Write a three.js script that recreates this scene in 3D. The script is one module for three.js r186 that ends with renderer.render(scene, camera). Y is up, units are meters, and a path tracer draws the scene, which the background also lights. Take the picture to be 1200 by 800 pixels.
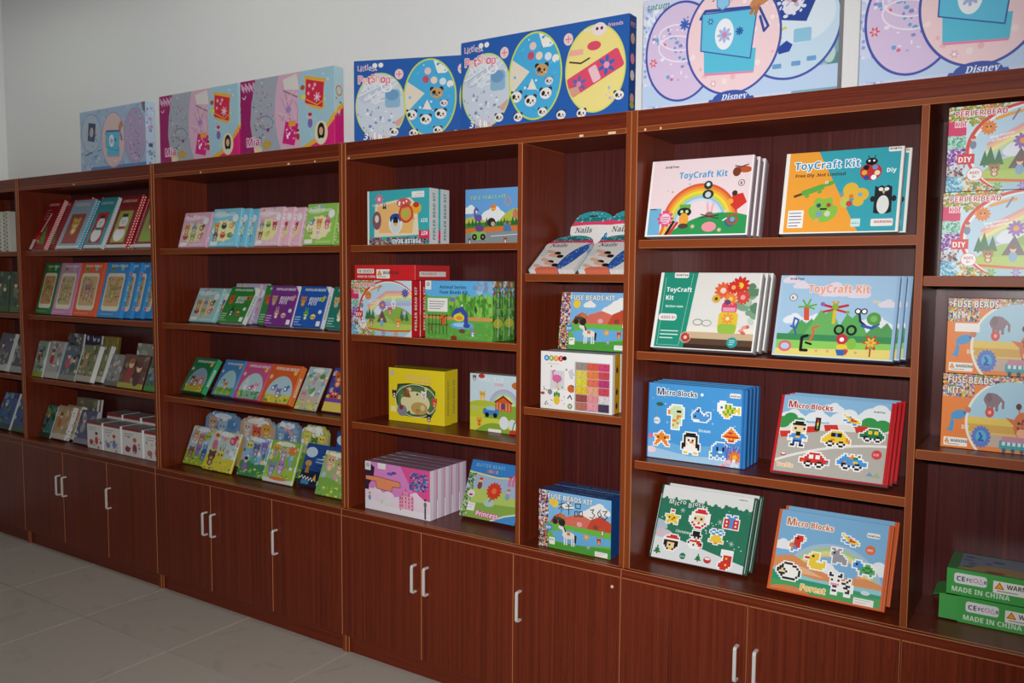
import * as THREE from 'three';
import { mergeGeometries } from 'three/addons/utils/BufferGeometryUtils.js';
import { RectAreaLightUniformsLib } from 'three/addons/lights/RectAreaLightUniformsLib.js';
RectAreaLightUniformsLib.init();

// ------------------------------------------------------------------ camera, light, exposure
const scene = new THREE.Scene();
scene.background = new THREE.Color(0.55, 0.62, 0.72);
const camera = new THREE.PerspectiveCamera(44.03, 1.5, 0.05, 60);
camera.position.set(1.1187, 1.4875, 2.3458);
camera.rotation.set(-0.07787, 0.5819, 0.007375, 'YXZ');
scene.add(camera);
const renderer = new THREE.WebGLRenderer({ antialias: true });
renderer.toneMapping = THREE.LinearToneMapping;
renderer.toneMappingExposure = 1.0;
renderer.shadowMap.enabled = true;
renderer.shadowMap.type = THREE.PCFSoftShadowMap;

// the camera's own flash, a little above the lens, aimed along the lens axis
const flash = new THREE.SpotLight(0xfffdfb, 27, 0, 0.93, 1.0, 2);
flash.position.set(1.135, 1.585, 2.36);
flash.target.position.set(-0.85, 1.42, 0);
flash.castShadow = true; flash.shadow.radius = 1.5; flash.shadow.mapSize.set(2048, 2048);
scene.add(flash, flash.target);
// daylight through the window in the rear wall
const dayLight = new THREE.RectAreaLight(0xf0f6f6, 0.15, 3.2, 1.3);
dayLight.position.set(-2.2, 2.05, 7.96); dayLight.lookAt(-2.2, 2.05, 0);
scene.add(dayLight);

// ------------------------------------------------------------------ helpers
let seed = 12345;
const rnd = () => { seed = (seed * 1664525 + 1013904223) >>> 0; return seed / 4294967296; };
const rr = (a, b) => a + (b - a) * rnd();
const pick = (a) => a[Math.floor(rnd() * a.length) % a.length];
const used = {};
function numbered(name) { const n = used[name] = (used[name] ?? -1) + 1; return n ? `${name}_${String(n).padStart(3, '0')}` : name; }
function shade(o) { o.traverse((m) => { if (m.isMesh) { m.castShadow = true; m.receiveShadow = true; } }); return o; }
function tag(o, label, category, group, kind) {
  o.userData.label = label;
  if (category) o.userData.category = category;
  if (group) o.userData.group = group;
  if (kind) o.userData.kind = kind;
  return o;
}
function part(name, geo, mat, parent) { const m = new THREE.Mesh(geo, mat); m.name = name; parent.add(m); return m; }
function struct(name, geo, mat) { const m = new THREE.Mesh(geo, mat); m.name = name; m.userData.kind = 'structure'; scene.add(m); return m; }

// box with chamfered edges, x 0..w, y 0..h, z 0..d; uvf(face, x, y, z); groups: 0 front/back, 1 other faces, 2 chamfers
function cbox(w, h, d, c, uvf, split = false) {
  const pos = [], uv = [], parts = [[], [], []];
  const F = [['r', 0, 1], ['l', 0, -1], ['t', 1, 1], ['b', 1, -1], ['f', 2, 1], ['k', 2, -1]];
  const S = [w, h, d];
  const pt = (ax, s, i, j) => { // corner of face inset by c
    const p = [0, 0, 0]; p[ax] = s > 0 ? S[ax] : 0;
    const a = (ax + 1) % 3, b = (ax + 2) % 3;
    p[a] = i ? S[a] - c : c; p[b] = j ? S[b] - c : c; return p;
  };
  const tri = (slot, f, ...pp) => { for (const p of pp) parts[slot].push([p, uvf(f, ...p)]); };
  const quad = (slot, f, a, b, cc, dd) => { tri(slot, f, a, b, cc); tri(slot, f, a, cc, dd); };
  const orient = (q, n) => { // flip so that the normal points along n
    const [a, b, cc] = q; const u = b.map((v, i) => v - a[i]), v = cc.map((t, i) => t - a[i]);
    const m = [u[1] * v[2] - u[2] * v[1], u[2] * v[0] - u[0] * v[2], u[0] * v[1] - u[1] * v[0]];
    return m[0] * n[0] + m[1] * n[1] + m[2] * n[2] < 0 ? q.slice().reverse() : q;
  };
  for (const [f, ax, s] of F) {
    const n = [0, 0, 0]; n[ax] = s;
    quad(ax === 2 ? 0 : 1, f, ...orient([pt(ax, s, 0, 0), pt(ax, s, 1, 0), pt(ax, s, 1, 1), pt(ax, s, 0, 1)], n));
  }
  for (let a = 0; a < 3; a++) for (let b = a + 1; b < 3; b++) for (const sa of [1, -1]) for (const sb of [1, -1]) {
    const e = 3 - a - b, n = [0, 0, 0]; n[a] = sa; n[b] = sb;
    const mk = (onA, te) => { const p = [0, 0, 0]; p[a] = sa > 0 ? S[a] - (onA ? 0 : c) : (onA ? 0 : c); p[b] = sb > 0 ? S[b] - (onA ? c : 0) : (onA ? c : 0); p[e] = te ? S[e] - c : c; return p; };
    const f = (b === 2) ? (sb > 0 ? 'f' : 'k') : (sa > 0 ? 'r' : 'l');
    quad(2, f, ...orient([mk(1, 0), mk(1, 1), mk(0, 1), mk(0, 0)], n));
  }
  for (const sx of [1, -1]) for (const sy of [1, -1]) for (const sz of [1, -1]) {
    const X = (i) => [sx > 0 ? w - (i === 0 ? 0 : c) : (i === 0 ? 0 : c), sy > 0 ? h - (i === 1 ? 0 : c) : (i === 1 ? 0 : c), sz > 0 ? d - (i === 2 ? 0 : c) : (i === 2 ? 0 : c)];
    tri(2, sz > 0 ? 'f' : 'k', ...orient([X(0), X(1), X(2)], [sx, sy, sz]));
  }
  const g = new THREE.BufferGeometry(); let at = 0;
  parts.forEach((P, k) => { for (const [p, t] of P) { pos.push(...p); uv.push(...t); } if (split) g.addGroup(at, P.length, k); at += P.length; });
  g.setAttribute('position', new THREE.Float32BufferAttribute(pos, 3));
  g.setAttribute('uv', new THREE.Float32BufferAttribute(uv, 2));
  g.computeVertexNormals();
  return g;
}
// uv in metres with the grain along axis 'x' or 'y', offset per board
function grainUV(axis) {
  const ou = rnd() * 3, ov = rnd() * 3;
  return (f, x, y, z) => {
    let across, along;
    if (axis === 'y') { along = y; across = (f === 'r' || f === 'l') ? z : x; if (f === 't' || f === 'b') along = z; }
    else { along = x; across = (f === 't' || f === 'b') ? z : y; if (f === 'r' || f === 'l') along = z; }
    return [across / 0.5 + ou, along / 1.2 + ov];
  };
}
function canvas(w, h) { const c = document.createElement('canvas'); c.width = Math.max(8, Math.round(w)); c.height = Math.max(8, Math.round(h)); return c; }
function toTex(c, repeat) {
  const t = new THREE.CanvasTexture(c); t.colorSpace = THREE.SRGBColorSpace; t.anisotropy = 8;
  if (repeat) t.wrapS = t.wrapT = THREE.RepeatWrapping; return t;
}

// ------------------------------------------------------------------ materials of the room and the shelving
function woodCanvas(base) {
  const c = canvas(512, 1024), g = c.getContext('2d');
  const [r, gg, b] = base; g.fillStyle = `rgb(${r},${gg},${b})`; g.fillRect(0, 0, 512, 1024);
  for (let i = 0; i < 420; i++) {            // long straight grain streaks, wrapped at the edges
    const x = rnd() * 512, w = rr(0.8, 7), k = rr(-1, 1), len = rr(250, 1024), y = rnd() * 1024;
    g.fillStyle = k > 0 ? `rgba(${r + 30},${gg + 18},${b + 10},${0.04 + 0.12 * k})` : `rgba(${r * 0.42},${gg * 0.3},${b * 0.3},${0.04 - 0.12 * k})`;
    for (const dx of [0, -512]) for (const dy of [0, -1024]) g.fillRect(x + dx, y + dy, w, len);
  }
  for (let i = 0; i < 900; i++) { g.fillStyle = `rgba(24,6,2,${rr(0.03, 0.13)})`; g.fillRect(rnd() * 512, rnd() * 1024, 1, rr(8, 60)); }
  for (let i = 0; i < 7; i++) {              // cathedral figures
    const x = rnd() * 512, y = rnd() * 1024;
    g.strokeStyle = 'rgba(34,8,4,0.18)'; g.lineWidth = 2;
    for (let k = 1; k < 5; k++) { g.beginPath(); g.ellipse(x, y, 7 * k, 62 * k, 0, 0, 7); g.stroke(); }
  }
  return c;
}
// boards, doors and shelves: one red-brown laminate; the backs are a different, purplish-brown hardboard (its own hue also where the flash
// meets it square on); narrow board edges carry an orange-brown edging tape with a pale glue line along both sides
const woodMap = toTex(woodCanvas([106, 40, 21]), true);
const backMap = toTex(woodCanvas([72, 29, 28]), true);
const M = {
  wood: new THREE.MeshPhysicalMaterial({ map: woodMap, roughness: 0.34, specularIntensity: 0.45 }),
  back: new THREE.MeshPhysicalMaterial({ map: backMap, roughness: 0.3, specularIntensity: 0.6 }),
  edge: /* edging tape */ new THREE.MeshPhysicalMaterial({ color: new THREE.Color(124 / 255, 57 / 255, 24 / 255).convertSRGBToLinear(), roughness: 0.42, specularIntensity: 0.4 }),
  line: /* glue line of the tape */ new THREE.MeshPhysicalMaterial({ color: new THREE.Color(182 / 255, 116 / 255, 72 / 255).convertSRGBToLinear(), roughness: 0.5, specularIntensity: 0.4 }),
  chip: new THREE.MeshStandardMaterial({ color: new THREE.Color(222 / 255, 190 / 255, 158 / 255).convertSRGBToLinear(), roughness: 0.8 }),
  metal: new THREE.MeshStandardMaterial({ color: new THREE.Color(0.78, 0.77, 0.75), metalness: 0.35, roughness: 0.4 }),
  grey: new THREE.MeshStandardMaterial({ color: 0x8c8c8c, roughness: 0.6 }),
  frame: new THREE.MeshStandardMaterial({ color: 0xd8d8d6, roughness: 0.5 }),
  glass: new THREE.MeshPhysicalMaterial({ color: 0xffffff, transmission: 1, thickness: 0, roughness: 0.02 }),
};
function plasterTex(r, g0, b, amp) {
  const c = canvas(512, 512), g = c.getContext('2d'); g.fillStyle = `rgb(${r},${g0},${b})`; g.fillRect(0, 0, 512, 512);
  for (let i = 0; i < 5000; i++) { const k = rr(-1, 1); g.fillStyle = k > 0 ? `rgba(255,255,255,${amp * k})` : `rgba(0,0,0,${-amp * k})`; const s = rr(1, 4); g.fillRect(rnd() * 512, rnd() * 512, s, s); }
  return toTex(c, true);
}
const wallMat = new THREE.MeshStandardMaterial({ map: plasterTex(231, 232, 232, 0.012), roughness: 0.9 });
const ceilMat = new THREE.MeshStandardMaterial({ map: plasterTex(232, 232, 230, 0.03), roughness: 0.95 });

// ------------------------------------------------------------------ the room
const RX0 = -4.29, RX1 = 6.4, RZ0 = -0.3, RZ1 = 8.0, RH = 3.1;
const meterUV = (f, x, y, z) => (f === 'r' || f === 'l' ? [z, y] : f === 't' || f === 'b' ? [x, z] : [x, y]);
function slab(x0, x1, y0, y1, z0, z1, c = 0.001) { const g = cbox(x1 - x0, y1 - y0, z1 - z0, c, meterUV); g.translate(x0, y0, z0); return g; }
struct('wall_back', slab(RX0 - 0.2, RX1 + 0.2, -0.1, RH + 0.1, RZ0 - 0.2, RZ0), wallMat);
struct('wall_left', slab(RX0 - 0.2, RX0, -0.1, RH + 0.1, RZ0, RZ1), wallMat);
struct('wall_right', slab(RX1, RX1 + 0.2, -0.1, RH + 0.1, RZ0, RZ1), wallMat);
struct('ceiling', slab(RX0 - 0.2, RX1 + 0.2, RH, RH + 0.2, RZ0, RZ1 + 0.2), ceilMat);
const WX0 = -3.8, WX1 = -0.6, WY0 = 1.4, WY1 = 2.7;
struct('wall_rear', mergeGeometries([
  slab(RX0 - 0.2, WX0, -0.1, RH + 0.1, RZ1, RZ1 + 0.2), slab(WX1, RX1 + 0.2, -0.1, RH + 0.1, RZ1, RZ1 + 0.2),
  slab(WX0, WX1, -0.1, WY0, RZ1, RZ1 + 0.2), slab(WX0, WX1, WY1, RH + 0.1, RZ1, RZ1 + 0.2)]), wallMat);
{
  const win = new THREE.Group(); win.name = 'window_1'; win.userData.kind = 'structure'; scene.add(win);
  win.position.set(0, 0, RZ1 + 0.08);
  const bars = [[WX0, WX1, WY0, WY0 + 0.05], [WX0, WX1, WY1 - 0.05, WY1], [WX0, WX0 + 0.05, WY0, WY1], [WX1 - 0.05, WX1, WY0, WY1], [-2.225, -2.175, WY0, WY1]];
  for (const [a, b, c, d] of bars) part('frame_bar', slab(a, b, c, d, 0, 0.05), M.frame, win);
  for (const [a, b] of [[WX0 + 0.05, -2.225], [-2.175, WX1 - 0.05]]) part('pane', slab(a, b, WY0 + 0.05, WY1 - 0.05, 0.022, 0.026, 0.0005), M.glass, win);
}
// floor: 60 cm polished tiles with narrow joints on a grout bed
{
  const bed = struct('floor', slab(RX0 - 0.2, RX1 + 0.2, -0.1, -0.004, RZ0 - 0.2, RZ1 + 0.2), new THREE.MeshStandardMaterial({ color: 0x2f2c28, roughness: 0.9 }));
  const tileTex = () => {
    const c = canvas(256, 256), g = c.getContext('2d'); const v = Math.round(rr(-3, 3)); g.fillStyle = `rgb(${182 + v},${173 + v},${163 + v})`; g.fillRect(0, 0, 256, 256);
    for (let i = 0; i < 2600; i++) { const k = rr(-1, 1); g.fillStyle = k > 0 ? `rgba(255,250,240,${0.05 * k})` : `rgba(40,36,30,${-0.06 * k})`; const s = rr(0.6, 2.5); g.fillRect(rnd() * 256, rnd() * 256, s, s); }
    for (let i = 0; i < 12; i++) { g.fillStyle = `rgba(70,64,56,${rr(0.03, 0.08)})`; g.beginPath(); g.ellipse(rnd() * 256, rnd() * 256, rr(6, 34), rr(3, 12), rnd() * 3, 0, 7); g.fill(); }
    for (let i = 0; i < 3; i++) { g.fillStyle = 'rgba(46,42,36,0.5)'; g.beginPath(); g.ellipse(rnd() * 256, rnd() * 256, rr(0.8, 1.8), rr(0.8, 1.6), 0, 0, 7); g.fill(); }
    return toTex(c);
  };
  const mats = [0, 1, 2].map(() => new THREE.MeshPhysicalMaterial({ map: tileTex(), roughness: 0.34, specularIntensity: 0.7 }));
  const P = 0.597, gap = 0.005, geo = cbox(P - gap, 0.010, P - gap, 0.0005, (f, x, y, z) => [x / P, z / P]);
  for (let i = -5; i <= 13; i++) for (let j = -2; j <= 13; j++) {
    const x0 = -1.184 + i * P, z0 = 0.392 + j * P;
    if (x0 < RX0 - 0.6 || x0 > RX1 || z0 > RZ1 || z0 < RZ0 - 0.6) continue;
    let g2 = geo; const a0 = Math.max(x0, RX0), a1 = Math.min(x0 + P - gap, RX1), b0 = Math.max(z0, RZ0), b1 = Math.min(z0 + P - gap, RZ1);
    if (a1 - a0 < 0.02 || b1 - b0 < 0.02) continue;
    if (a1 - a0 < P - gap - 1e-6 || b1 - b0 < P - gap - 1e-6) g2 = cbox(a1 - a0, 0.010, b1 - b0, 0.0005, (f, x, y, z) => [x / P, z / P]);
    const t = part('tile', g2, pick(mats), bed); t.position.set(a0, -0.010, b0);
  }
}

// two ceiling fittings over the far end of the bookcases
for (const [x, label] of [[-3.45, 'white ceiling light near the room corner'], [-2.05, 'white ceiling light further from the room corner']]) {
  const o = new THREE.Group(); o.name = numbered('ceiling_light'); scene.add(o); o.position.set(x, RH, 0.32); tag(o, label, 'lamp', 'ceiling lights');
  const tray = part('housing', slab(-0.62, 0.62, -0.05, 0, -0.12, 0.12, 0.004), M.frame, o);
  part('diffuser', slab(-0.6, 0.6, -0.058, -0.05, -0.1, 0.1, 0.002), new THREE.MeshStandardMaterial({ color: 0xf4f6f2, emissive: 0xf4faf0, emissiveIntensity: 1.2, roughness: 0.6 }), o);
  const l = new THREE.RectAreaLight(0xf2faf2, 1.9, 1.2, 0.2); l.position.set(0, -0.064, 0); l.rotation.x = -Math.PI / 2; o.add(l);
}

// ------------------------------------------------------------------ bookcases
const TOP = 1.983, CNT = 0.5815, T = 0.018, DEP = 0.298;
const SH = { a: 1.598, b: 1.259, c: 0.919, d: CNT, m: 1.494, n: 1.049, top: TOP };
const mats3 = (f, o) => [f, o, M.line];
function vboard(name, parent, x, y, z, w, h, d, front = M.edge) { const m = part(name, cbox(w, h, d, 0.0016, grainUV('y'), true), mats3(front, M.wood), parent); m.position.set(x, y, z); return m; }
function hboard(name, parent, x, y, z, w, h, d, front = M.edge, c = 0.0012) { const m = part(name, cbox(w, h, d, c, grainUV('x'), true), mats3(front, M.wood), parent); m.position.set(x, y, z); return m; }
const handleGeo = (() => {  // flat bar bent into a U: 104 mm grip on two short legs
  const w = 0.010, th = 0.005, so = 0.026, L = 0.104, s = new THREE.Shape();
  const r = 0.010;
  s.moveTo(0, 0); s.lineTo(so - r, 0); s.quadraticCurveTo(so, 0, so, r); s.lineTo(so, L - r); s.quadraticCurveTo(so, L, so - r, L); s.lineTo(0, L);
  s.lineTo(0, L - th); s.lineTo(so - r, L - th); s.quadraticCurveTo(so - th, L - th, so - th, L - r); s.lineTo(so - th, r); s.quadraticCurveTo(so - th, th, so - r, th); s.lineTo(0, th); s.closePath();
  const g = new THREE.ExtrudeGeometry(s, { depth: w - 0.0016, bevelEnabled: true, bevelSize: 0.0008, bevelThickness: 0.0008, bevelSegments: 1, curveSegments: 6 });
  g.rotateY(-Math.PI / 2); g.translate(w / 2, 0, 0); return g; // grip points to +z
})();
function bookcase(x0, w, label, o) {
  const root = new THREE.Group(); root.name = numbered('bookcase'); scene.add(root);
  root.position.set(x0, 0, 0); tag(root, label, 'bookcase', 'bookcases along the wall');
  const g = 0.0006, x1 = w;
  vboard('upright', root, g, 0, -DEP, T, TOP, DEP); vboard('upright', root, x1 - T - g, 0, -DEP, T, TOP, DEP);
  const iw = w - 2 * T - 2 * g, ix = T + g;
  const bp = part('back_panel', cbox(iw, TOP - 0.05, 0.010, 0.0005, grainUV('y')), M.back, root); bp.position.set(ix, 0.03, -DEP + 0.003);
  hboard('top_board', root, ix, 1.918, -0.284, iw, 0.015, 0.284 - 0.002);
  hboard('top_panel', root, ix, TOP - 0.012, -0.284, iw, 0.012, 0.270, M.wood);
  hboard('fascia', root, ix, 1.9335, -0.016, iw, TOP - 1.934, 0.012, M.wood, 0.0006);
  // counter, its front strip a little proud of the uprights
  hboard('counter', root, ix, CNT - 0.0255, -0.284, iw, 0.0255, 0.284 - 0.0005, M.wood, 0.0012);
  hboard('counter_strip', root, g, CNT - 0.0265, 0.0004, w - 2 * g, 0.0265, 0.017, M.wood, 0.0014);
  hboard('kick_board', root, ix, 0, -0.026, iw, 0.076, 0.016, M.wood, 0.0006);
  for (const s of o.shelves) {
    const sx = s.x0 ?? ix, sw = (s.x1 ?? w - T - g) - sx;
    hboard('shelf', root, sx, s.y - 0.025, -0.284, sw, 0.025, 0.284 - 0.022, M.edge, 0.0018);
  }
  if (o.div) vboard('divider', root, o.div - T / 2, CNT, -0.284, T, 1.918 - CNT, 0.284 - 0.003);
  const dw = w / o.doors;
  for (let k = 0; k < o.doors; k++) {
    const dx = k * dw + 0.0012, d = part('door', cbox(dw - 0.0024, CNT - 0.0275 - 0.076, 0.017, 0.0014, grainUV('y'), true), mats3(M.wood, M.edge), root);
    d.position.set(dx, 0.076, 0.0004);
    const hx = (o.doors === 3 && k === 0) || (o.doors === 2 && k === 0) ? dw - 0.030 : 0.026;
    const h = part('handle', handleGeo, M.metal, d); h.position.set(hx, 0.330 - 0.076, 0.0172); h.userData.label = 'brushed metal bow handle';
    if (o.caps === k) for (const cy of [0.035, 0.43]) { const sc = part('screw_cap', new THREE.CylinderGeometry(0.0045, 0.005, 0.002, 12).rotateX(Math.PI / 2), M.chip, d); sc.position.set(dw - 0.032, CNT - 0.0275 - 0.076 - cy, 0.018); }
  }
  // chipped veneer along the top board's front edge
  for (const [cx, cw] of o.chips || []) { const m = part('veneer_chip', cbox(cw, 0.007, 0.0016, 0.0005, () => [0, 0]), M.chip, root); m.position.set(cx, 1.9195, -0.0026); }
  return root;
}
const four = [{ y: SH.a }, { y: SH.b }, { y: SH.c }];
bookcase(-4.27, 0.67, 'narrow dark red wooden bookcase beside the corner of the room', { shelves: four, doors: 2 });
bookcase(-3.6, 1.2, 'dark red wooden bookcase holding Christmas packs and storybooks above three doors', { shelves: four, doors: 3, chips: [[0.55, 0.01]] });
bookcase(-2.4, 1.2, 'dark red wooden bookcase of leaning craft packs above three doors', { shelves: four, doors: 3, chips: [[0.35, 0.008], [0.9, 0.012], [1.05, 0.007]] });
const DX = 0.8; // centre of the divider
const two = (w = 1.2) => [...four.map((s) => ({ y: s.y, x1: DX - T / 2 })), { y: SH.m, x0: DX + T / 2 }, { y: SH.n, x0: DX + T / 2 }];
bookcase(-1.2, 1.2, 'dark red divided bookcase with pink stack and bead kits', { shelves: two(), div: DX, doors: 3, caps: 2, chips: [[0.03, 0.008], [1.02, 0.014], [1.12, 0.026]] });
bookcase(0, 1.2, 'dark red divided bookcase with large craft and block kits', { shelves: two(), div: DX, doors: 3, chips: [[0.04, 0.006], [0.09, 0.005]] });

// ------------------------------------------------------------------ printing: everything below draws flat artwork in millimetres
const rect = (g, c, x, y, w, h) => { g.fillStyle = c; g.fillRect(x, y, w, h); };
const rrect = (g, c, x, y, w, h, r, stroke, sw) => { g.beginPath(); g.roundRect(x, y, w, h, r); if (c) { g.fillStyle = c; g.fill(); } if (stroke) { g.strokeStyle = stroke; g.lineWidth = sw || 1; g.stroke(); } };
const ell = (g, c, x, y, rx, ry = rx, rot = 0, stroke, sw) => { g.beginPath(); g.ellipse(x, y, rx, ry, rot, 0, 7); if (c) { g.fillStyle = c; g.fill(); } if (stroke) { g.strokeStyle = stroke; g.lineWidth = sw || 1; g.stroke(); } };
const poly = (g, c, pts, stroke, sw) => { g.beginPath(); pts.forEach(([x, y], i) => (i ? g.lineTo(x, y) : g.moveTo(x, y))); g.closePath(); if (c) { g.fillStyle = c; g.fill(); } if (stroke) { g.strokeStyle = stroke; g.lineWidth = sw || 1; g.lineJoin = 'round'; g.stroke(); } };
const path = (g, c, sw, pts) => { g.beginPath(); g.strokeStyle = c; g.lineWidth = sw; g.lineCap = g.lineJoin = 'round'; pts.forEach(([x, y], i) => (i ? g.lineTo(x, y) : g.moveTo(x, y))); g.stroke(); };
function txt(g, s, x, y, size, c, o = {}) {
  g.save(); g.translate(x, y); if (o.rot) g.rotate(o.rot); if (o.sx) g.scale(o.sx, 1);
  g.font = `${o.it ? 'italic ' : ''}${o.thin ? '' : 'bold '}${size}px ${o.font || 'sans-serif'}`; g.textAlign = o.align || 'left'; g.textBaseline = 'alphabetic';
  if (o.stroke) { g.strokeStyle = o.stroke; g.lineWidth = o.sw || size * 0.2; g.lineJoin = 'round'; g.strokeText(s, 0, 0); }
  g.fillStyle = c; g.fillText(s, 0, 0); g.restore();
}
function letters(g, s, x, y, size, cols, o = {}) { let i = 0; g.font = `bold ${size}px sans-serif`; for (const ch of s) { const dy = o.wave ? Math.sin(i * 1.3) * size * o.wave : 0; txt(g, ch, x, y + dy, size, cols[i % cols.length], o); g.font = `bold ${size}px sans-serif`; x += g.measureText(ch).width * (o.sp || 1.04); i++; } }
const clip = (g, fn, draw) => { g.save(); g.beginPath(); fn(); g.clip(); draw(); g.restore(); };
const cloud = (g, x, y, s, c = '#fff') => { ell(g, c, x, y, s, s * 0.5); ell(g, c, x - s * 0.6, y + s * 0.15, s * 0.55, s * 0.35); ell(g, c, x + s * 0.65, y + s * 0.12, s * 0.6, s * 0.36); ell(g, c, x + s * 0.1, y - s * 0.3, s * 0.5, s * 0.4); };
const RB = ['#e8503c', '#f39a2d', '#f6dd3f', '#8fc851', '#62b6e0', '#8a7fc6'];
function rainbow(g, x, y, r, wd, cols = RB, ys = 1) { const k = wd / cols.length; cols.forEach((c, i) => { g.save(); g.translate(x, y); g.scale(1, ys); g.beginPath(); g.arc(0, 0, r - k * (i + 0.5), Math.PI, 0); g.strokeStyle = c; g.lineWidth = k * 1.06; g.stroke(); g.restore(); }); }
const beads = (g, x, y, w, h, n, cols, r) => { clip(g, () => g.rect(x, y, w, h), () => { for (let i = 0; i < n; i++) { const a = x + rnd() * w, b = y + rnd() * h, c = pick(cols); ell(g, c, a, b, r); ell(g, '#00000055', a, b, r * 0.35); } }); };
const lines = (g, x, y, w, n, dy, c = '#777', sw = 1.2) => { for (let i = 0; i < n; i++) path(g, c, sw, [[x, y + i * dy], [x + w * (i === n - 1 ? 0.7 : rr(0.85, 1)), y + i * dy]]); };
const sticker = (g, x, y, w, h, n = 3) => { rrect(g, '#f4f2ee', x, y, w, h, 1.5); lines(g, x + w * 0.08, y + h * 0.25, w * 0.8, n, h * 0.7 / n, '#9a9a9a', h * 0.06); };
const warning = (g, x, y, w, h) => { rrect(g, '#f5f2ea', x, y, w, h, 1.5); poly(g, '#f0b429', [[x + h * 0.15, y + h * 0.62], [x + h * 0.75, y + h * 0.62], [x + h * 0.45, y + h * 0.12]], '#c22', h * 0.05); txt(g, 'WARNING', x + h * 0.95, y + h * 0.55, h * 0.48, '#333'); lines(g, x + h * 0.3, y + h * 0.8, w * 0.8, 1, 1, '#888', h * 0.07); };
const flower = (g, x, y, r, c, cc = '#f7d84a', n = 8) => { for (let i = 0; i < n; i++) { const a = i * 6.283 / n; ell(g, c, x + Math.cos(a) * r * 0.62, y + Math.sin(a) * r * 0.62, r * 0.42, r * 0.2, a); } ell(g, cc, x, y, r * 0.34); };
const pine = (g, x, y, h, c = '#2f7a3c') => { rect(g, '#7b5230', x - h * 0.05, y - h * 0.12, h * 0.1, h * 0.12); poly(g, c, [[x - h * 0.26, y - h * 0.1], [x + h * 0.26, y - h * 0.1], [x, y - h]]); };
function hill(g, c, x0, x1, y, top, W0 = 0) { g.beginPath(); g.moveTo(x0, y); g.quadraticCurveTo((x0 + x1) / 2, top * 2 - y, x1, y); g.closePath(); g.fillStyle = c; g.fill(); }
function critter(g, x, y, s, c, kind = 'bear', c2 = '#fff') {
  const D = '#2b2220';
  if (kind === 'bird') { ell(g, c, x, y, s * 0.8, s * 0.6, 0.3); ell(g, c, x + s * 0.6, y - s * 0.55, s * 0.42); poly(g, '#f0a020', [[x + s, y - s * 0.65], [x + s * 1.35, y - s * 0.5], [x + s, y - s * 0.4]]); ell(g, D, x + s * 0.7, y - s * 0.65, s * 0.1); ell(g, c2, x - s * 0.15, y, s * 0.45, s * 0.3, 0.5); return; }
  if (kind === 'bug') { ell(g, c, x, y, s * 0.9, s * 0.7); for (const d of [-1, 1]) { path(g, D, s * 0.12, [[x + d * s * 0.3, y - s * 0.6], [x + d * s * 0.5, y - s * 1.05]]); ell(g, D, x + d * s * 0.35, y + s * 0.1, s * 0.16); ell(g, c2, x + d * s * 0.25, y - s * 0.35, s * 0.17); } return; }
  if (kind === 'fish') { ell(g, c, x, y, s, s * 0.6); poly(g, c2, [[x - s * 0.8, y], [x - s * 1.5, y - s * 0.5], [x - s * 1.5, y + s * 0.5]]); ell(g, '#fff', x + s * 0.5, y - s * 0.12, s * 0.2); ell(g, D, x + s * 0.55, y - s * 0.12, s * 0.1); return; }
  if (kind === 'figure') { ell(g, c2, x, y + s * 0.9, s * 0.6, s * 0.85); ell(g, '#f0c8a4', x, y - s * 0.3, s * 0.45, s * 0.5); ell(g, c, x, y - s * 0.6, s * 0.5, s * 0.32); return; }
  if (kind === 'head') { for (const d of [-1, 1]) ell(g, c2, x + d * s * 0.75, y - s * 0.6, s * 0.34); ell(g, c, x, y, s, s * 0.82); ell(g, c2, x - s * 0.42, y - s * 0.05, s * 0.3, s * 0.36, 0.4); for (const d of [-1, 1]) ell(g, D, x + d * s * 0.42, y, s * 0.14, s * 0.18); ell(g, D, x, y + s * 0.3, s * 0.16, s * 0.1); ell(g, '#e8b0b0', x + s * 0.62, y + s * 0.34, s * 0.18, s * 0.12); return; }
  const er = kind === 'bunny' ? [0.18, 0.6] : [0.28, 0.28];
  for (const d of [-1, 1]) ell(g, c, x + d * s * (kind === 'bunny' ? 0.35 : 0.62), y - s * (kind === 'bunny' ? 1.1 : 0.62), s * er[0], s * er[1]);
  ell(g, c, x, y + s * 0.95, s * 0.62, s * 0.6); ell(g, c2, x, y + s * 1.0, s * 0.34, s * 0.38);
  ell(g, c, x, y, s * 0.85, s * 0.75); ell(g, c2, x, y + s * 0.3, s * 0.36, s * 0.26);
  for (const d of [-1, 1]) ell(g, D, x + d * s * 0.32, y - s * 0.1, s * 0.12); ell(g, D, x, y + s * 0.2, s * 0.12, s * 0.08);
}
const PAL = { k: '#1c1a1c', w: '#fbfaf4', r: '#d8322c', o: '#ef8a2c', y: '#f5d13c', g: '#58b04a', G: '#1f7a45', b: '#4d9ae0', B: '#244a9c', n: '#8a4d2a', p: '#f39ab8', s: '#f6dca8', a: '#9a9aa0', c: '#8fd6e6', l: '#cfe6b8' };
function sprite(g, rows, x, y, px, outline = '#ffffff') {
  const R = rows.split('/'); const on = (i, j) => R[j] && R[j][i] && R[j][i] !== '.';
  if (outline) { g.fillStyle = outline; R.forEach((r, j) => [...r].forEach((ch, i) => { if (ch !== '.') g.fillRect(x + (i - 0.6) * px, y + (j - 0.6) * px, px * 2.2, px * 2.2); })); }
  R.forEach((r, j) => [...r].forEach((ch, i) => { if (ch !== '.') { g.fillStyle = PAL[ch]; g.fillRect(x + i * px, y + j * px, px * 1.03, px * 1.03); } }));
}
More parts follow.
